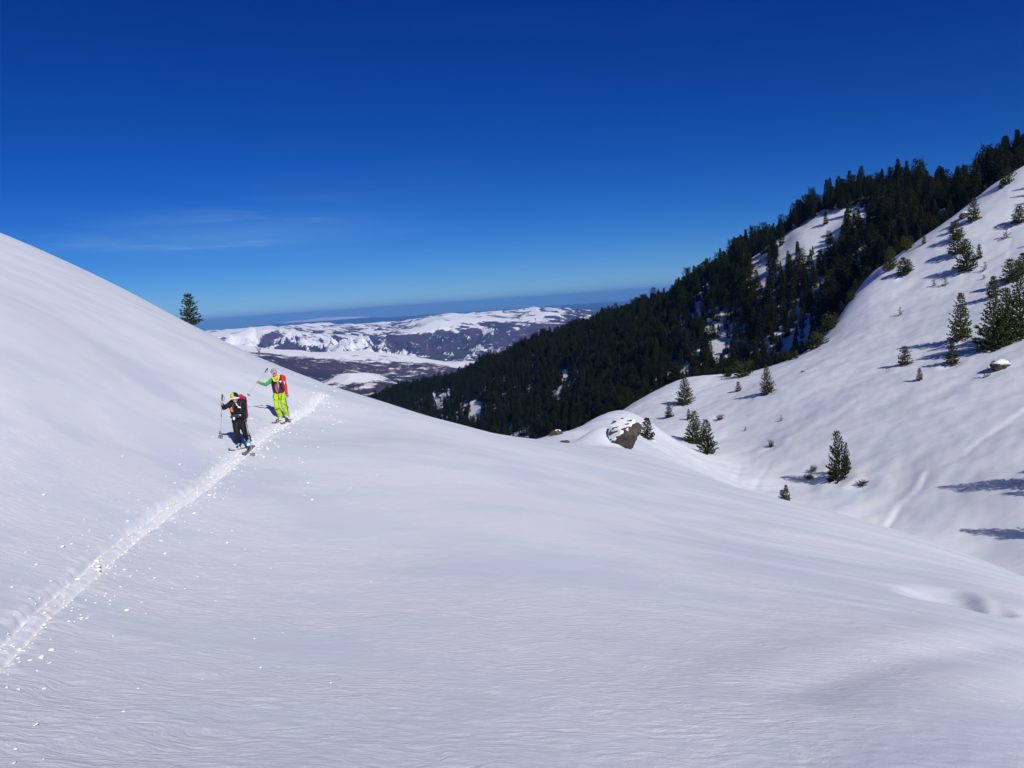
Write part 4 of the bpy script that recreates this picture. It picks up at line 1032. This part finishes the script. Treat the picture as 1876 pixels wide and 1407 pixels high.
for nm, an, base, d_ in (('boot', anL, cL_, dL), ('boot', anR, cR_, dR)):
    base = np.array(an); base[2] = base[2] - 0.155
    P = Prims(); boot(P, -d_, an, base, up); b_ = build(P, 'boot', PLW, e, O, 0.01)
    P = Prims(); P.cap(base + up * 0.09 - d_ * 0.05 + A.to * 0.03, an + A.to * 0.055 - up * 0.01, 0.052, 0.050); build(P, 'shell_cuff', BLUEB, b_, O, 0.01)
P = Prims(); P.ell(head + up * 0.045 - A.to * 0.015, (0.100, 0.115, 0.105), [A.rt, A.to, A.up]); hat = build(P, 'cap', BLACKF, e, O, 0.01, 0.008, 0.03)
P = Prims(); P.ell(head + up * 0.055 - A.rt * 0.055 + A.to * 0.02, (0.060, 0.095, 0.085), [A.rt, A.to, A.up]); build(P, 'lime_panel', LIME, hat, O, 0.01)
P = Prims()
for a, b in zip(np.linspace(-1.25, 1.25, 9)[:-1], np.linspace(-1.25, 1.25, 9)[1:]):
    P.cap(head + 0.103 * (math.sin(a) * A.rt + math.cos(a) * A.to) + up * -0.010, head + 0.103 * (math.sin(b) * A.rt + math.cos(b) * A.to) + up * -0.010, 0.022)
gg = build(P, 'goggles', WHT, e, O, 0.008)
P = Prims(); P.ell(head + A.to * 0.108 - up * 0.022 - A.rt * 0.03, (0.034, 0.012, 0.024), [A.rt, A.to, A.up]); P.ell(head + A.to * 0.108 - up * 0.022 + A.rt * 0.03, (0.034, 0.012, 0.024), [A.rt, A.to, A.up]); build(P, 'lens', LENSR, gg, O, 0)
P = Prims(); P.chain([A(438, 625, 0.29), A(455, 655, 0.30), A(492, 680, 0.30)], [0.014, 0.012, 0.012]); P.cap(A(470, 676, 0.30), A(495, 680, 0.30), 0.018); build(P, 'white_cord', WHT, e, O, 0)
P = Prims(); P.ell(A(388, 706, 0.22), (0.055, 0.04, 0.075), [A.rt, A.to, A.up]); build(P, 'orange_pouch', ORA, e, O, 0.01, 0.01, 0.04)
P = Prims(); P.chain([A(385, 800, 0.12), A(435, 790, 0.19), A(500, 788, 0.17)], [0.045, 0.06, 0.045]); wp = build(P, 'waist_pack', CHAR, e, O, 0.01, 0.015, 0.05)
P = Prims(); P.cap(A(445, 750, 0.18), A(468, 748, 0.18), 0.010); P.cap(A(486, 775, 0.21), A(497, 778, 0.21), 0.013); P.ell(A(412, 822, 0.22), (0.03, 0.015, 0.045), [A.rt, A.to, A.up]); build(P, 'buckle', PLW, wp, O, 0)
P = Prims(); P.cap(A(572, 925, 0.06), A(574, 945, 0.06), 0.022); build(P, 'logo_patch', WHT, e, O, 0)
pk = empty('backpack', A(490, 700, -0.12), 'crimson backpack on the back of the skier in black', 'backpack'); Ok = np.array(pk.location)
P = Prims()
for dx in (-0.10, 0.10):
    P.cap(A(495, 700, -0.10) + A.rt * dx + up * 0.27, A(495, 760, -0.12) + A.rt * dx - up * 0.08, 0.095, 0.10)
P.cap(A(498, 545, -0.08), A(490, 600, -0.10), 0.085, 0.12); build(P, 'pack_body', CRIM, pk, Ok, 0.014, 0.02, 0.08)
P = Prims(); P.cap(A(545, 560, -0.05), A(570, 600, -0.05), 0.03, 0.025); P.cap(A(548, 590, -0.02), A(560, 660, -0.02), 0.02); build(P, 'side_strap', BLACKF, pk, Ok, 0)
for x0, x1 in ((410, 400), (500, 498)):
    P = Prims(); P.chain([A(x0, 598, 0.10), A(x0 - 2, 625, 0.235), A(x1, 690, 0.26), A(x1 + (5 if x1 < 450 else 12), 745, 0.20)], [0.020, 0.022, 0.022, 0.018]); build(P, 'shoulder_strap', CHAR, pk, Ok, 0)
ski_pole(pA_top, pA_tip, 'pole held upright in the raised hand of the skier in black')
ski_pole(pB_top, pB_tip, 'pole hanging from the lowered hand of the skier in black, crossing the ski')

# --- skier in lime trousers, behind
B = Sk(1062, 832)
e = empty('person', B.o, 'skier in lime trousers with one green sleeve stretched out, holding a pole mid shaft', 'person', None); O = B.o
skR, c2R, d2R, n2R = make_ski(B.g(1012, 899), B.g(1120, 850), 'dark ski under the right boot of the skier in lime trousers', 1.50, 0.9)
skL, c2L, d2L, n2L = make_ski(B.g(908, 886), B.g(1010, 838), 'ski of the skier in lime trousers with only its dark tip clear of the snow', 1.50, 0.8, -0.022)
hL, hR = B(716, 355, 0.22), B(1092, 518, 0.10)
shL, shR, elL, elR = B(905, 322, 0.02), B(1035, 305, -0.02), B(822, 386, 0.10), B(1076, 405, 0.0)
hpL, hpR, knL, knR = B(955, 520, 0), B(1035, 520, 0), B(962, 672, 0.09), B(1052, 665, 0.09)
anL, anR = B(1012, 785, 0.0), B(1100, 762, 0.0); chest, waist, neck, head = B(975, 350, 0.03), B(985, 470, 0.03), B(950, 285, 0.03), B(928, 232, 0.06)
fd = B.to * 0.92 + B.rt * 0.38; fd /= np.linalg.norm(fd); fr2 = np.cross(B.up, fd); fr2 = fr2 if np.dot(fr2, B.rt) > 0 else -fr2
pax = B(840, 182, 0.30) - hL; pax = pax / np.linalg.norm(pax); pT, pE = hL + pax * 0.60, hL - pax * 0.62
pT2 = hR + up * 0.06; pE2 = B.g(1135, 885)
P = Prims(); P.chain([neck, head], [0.06, 0.06]); P.ell(head, (0.080, 0.100, 0.122), [fr2, fd, B.up]); P.ell(head + fd * 0.10 - up * 0.03, (0.014, 0.022, 0.025), [fr2, fd, B.up]); P.ell(head + fd * 0.055 - up * 0.09, (0.045, 0.045, 0.035), [fr2, fd, B.up])
for sgn in (-1, 1): P.ell(head + fr2 * 0.083 * sgn - up * 0.01, (0.013, 0.02, 0.032), [fr2, fd, B.up])
P.chain([chest, waist, (hpL + hpR) / 2], [0.12, 0.10, 0.11]); P.chain([shL, elL, hL], [0.05, 0.042, 0.028]); P.chain([shR, elR, hR], [0.05, 0.042, 0.028]); P.chain([chest, shL], [0.07, 0.05]); P.chain([chest, shR], [0.07, 0.05]); P.cap(chest, neck, 0.08, 0.055)
P.chain([hpL, knL, anL], [0.085, 0.058, 0.042]); P.chain([hpR, knR, anR], [0.085, 0.058, 0.042]); fingers(P, hL, pax, -B.rt * 0.5 - B.to); fingers(P, hR, pE2 - pT2, B.rt)
build(P, 'body', SKIN, e, O, 0.009, smooth=1)
P = Prims(); P.chain([chest, waist], [0.150, 0.125]); P.cap(shL + B.rt * 0.02 - up * 0.04, B(948, 480, 0), 0.085, 0.088); P.cap(shR - B.rt * 0.03 - up * 0.03, B(1025, 475, 0), 0.09, 0.092); P.cap(shL + B.rt * 0.02, shR - B.rt * 0.03, 0.075, 0.085)
build(P, 'vest', CHAR, e, O, 0.012, 0.022, 0.08)
P = Prims(); P.chain([shL + B.rt * 0.01, elL, hL + (elL - hL) * 0.16], [0.082, 0.060, 0.042]); build(P, 'sleeve', GREEN, e, O, 0.012, 0.018, 0.06)['label'] = 'green sleeve'
P = Prims(); P.chain([shR - B.rt * 0.01 + up * 0.02, elR, hR + (elR - hR) * 0.16], [0.088, 0.066, 0.048]); build(P, 'sleeve', RED, e, O, 0.012, 0.018, 0.06)['label'] = 'red sleeve'
P = Prims(); P.chain([B(915, 300, 0.15), B(932, 330, 0.18), B(958, 340, 0.19), B(980, 325, 0.18), B(990, 280, 0.13)], [0.035, 0.040, 0.035, 0.040, 0.040]); P.cap(neck, neck - up * 0.05, 0.075, 0.085); build(P, 'collar', YEL, e, O, 0.01, 0.012, 0.05)
P = Prims(); P.chain([B(945, 308, 0.22), B(960, 320, 0.23), B(975, 305, 0.22)], [0.022, 0.026, 0.022]); build(P, 'neck_scarf', ORA, e, O, 0)
P = Prims(); P.cap(hpL, hpR, 0.112, 0.112); P.cap(B(992, 500, 0), B(995, 540, 0), 0.12, 0.12); P.chain([hpL, knL, anL], [0.112, 0.092, 0.085]); P.chain([hpR, knR, anR], [0.112, 0.092, 0.088]); tr2 = build(P, 'trousers', LIME, e, O, 0.012, 0.026, 0.09)
for pts in ([(925, 505, .10), (918, 555, .11)], [(990, 510, .145), (988, 570, .13)], [(1022, 505, .14), (1022, 575, .13)], [(930, 575, .115), (975, 590, .13)], [(938, 705, .15), (972, 700, .18), (1000, 685, .15)], [(1030, 625, .15), (1062, 635, .17), (1088, 655, .14)], [(1080, 560, .09), (1092, 640, .11), (1118, 740, .06)]):
    P = Prims(); P.chain([B(*q_) for q_ in pts], [0.0095] * len(pts)); build(P, 'zip', BLACKF, tr2, O, 0)
for an, d_ in ((anL, d2L), (anR, d2R)):
    base = np.array(an); base[2] -= 0.13; P = Prims(); boot(P, -d_, an, base, up); b_ = build(P, 'boot', PLW, e, O, 0.01)
    P = Prims(); P.cap(base + up * 0.05 - d_ * 0.16 + A.to * .0, base + up * 0.10 - d_ * 0.02, 0.030, 0.05); P.cap(an + B.to * 0.05, an + B.to * 0.05 - up * 0.05, 0.03); build(P, 'shell_cuff', LIME, b_, O, 0)
    P = Prims(); P.cap(base + up * 0.075 + B.rt * 0.05, an + B.rt * 0.055, 0.022, 0.022); P.cap(base + up * 0.02 + d_ * 0.10, base + up * 0.02 - d_ * 0.14, 0.03, 0.03); build(P, 'sole', DKP, b_, O, 0)
P = Prims(); P.ell(head + up * 0.045 - fd * 0.02, (0.102, 0.115, 0.108), [fr2, fd, B.up]); build(P, 'beanie', GREYK, e, O, 0.01, 0.016, 0.02)
P = Prims()
for a, b in zip(np.linspace(-1.3, 1.3, 9)[:-1], np.linspace(-1.3, 1.3, 9)[1:]): P.cap(head + 0.100 * (math.sin(a) * fr2 + math.cos(a) * fd) - up * 0.002, head + 0.100 * (math.sin(b) * fr2 + math.cos(b) * fd) - up * 0.002, 0.010)
gl = build(P, 'sunglasses', WHT, e, O, 0)
P = Prims(); [P.ell(head + fd * 0.102 + fr2 * 0.034 * k - up * 0.008, (0.032, 0.012, 0.022), [fr2, fd, B.up]) for k in (-1, 1)]; build(P, 'lens', LENS, gl, O, 0)
P = Prims(); P.cap(B(992, 346, 0.19), B(1028, 342, 0.17), 0.013); P.cap(B(1010, 332, 0.18), B(1012, 358, 0.18), 0.013); build(P, 'white_cross', WHT, e, O, 0)
P = Prims(); P.chain([B(958, 385, 0.19), B(952, 430, 0.20), B(972, 492, 0.18)], [0.016, 0.022, 0.014]); P.chain([B(975, 390, 0.19), B(985, 430, 0.20), B(972, 495, 0.18)], [0.012, 0.014, 0.012]); build(P, 'pink_cord', PINK, e, O, 0)
P = Prims(); P.chain([B(972, 350, 0.19), B(990, 400, 0.20), B(978, 470, 0.19)], [0.008, 0.008, 0.008]); build(P, 'white_cord', WHT, e, O, 0)
pk = empty('backpack', B(1000, 390, -0.15), 'red backpack with black straps worn by the skier in lime trousers', 'backpack'); Ok = np.array(pk.location)
P = Prims()
for dx in (-0.07, 0.10): P.cap(B(1010, 300, -0.16) + B.rt * dx, B(1012, 450, -0.16) + B.rt * dx * 0.8, 0.10, 0.09)
P.cap(B(1025, 275, -0.06), B(1045, 360, -0.08), 0.065, 0.06); build(P, 'pack_body', RED, pk, Ok, 0.014, 0.02, 0.08)
for pts in ([(1010, 268, .04), (1002, 300, .14), (1010, 380, .165), (1030, 440, .12)], [(918, 285, .05), (905, 315, .13), (915, 380, .16), (925, 440, .12)]):
    P = Prims(); P.chain([B(*q_) for q_ in pts], [0.02, 0.022, 0.022, 0.018]); build(P, 'shoulder_strap', BLACKF, pk, Ok, 0)
P = Prims(); P.cap(B(1058, 345, 0.07), B(1064, 375, 0.07), 0.012); build(P, 'buckle', WHT, pk, Ok, 0)
ski_pole(pT, pE, 'pole gripped mid shaft in the outstretched hand of the skier in lime trousers')
ski_pole(pT2, pE2, 'pole in the lowered hand of the skier in lime trousers')
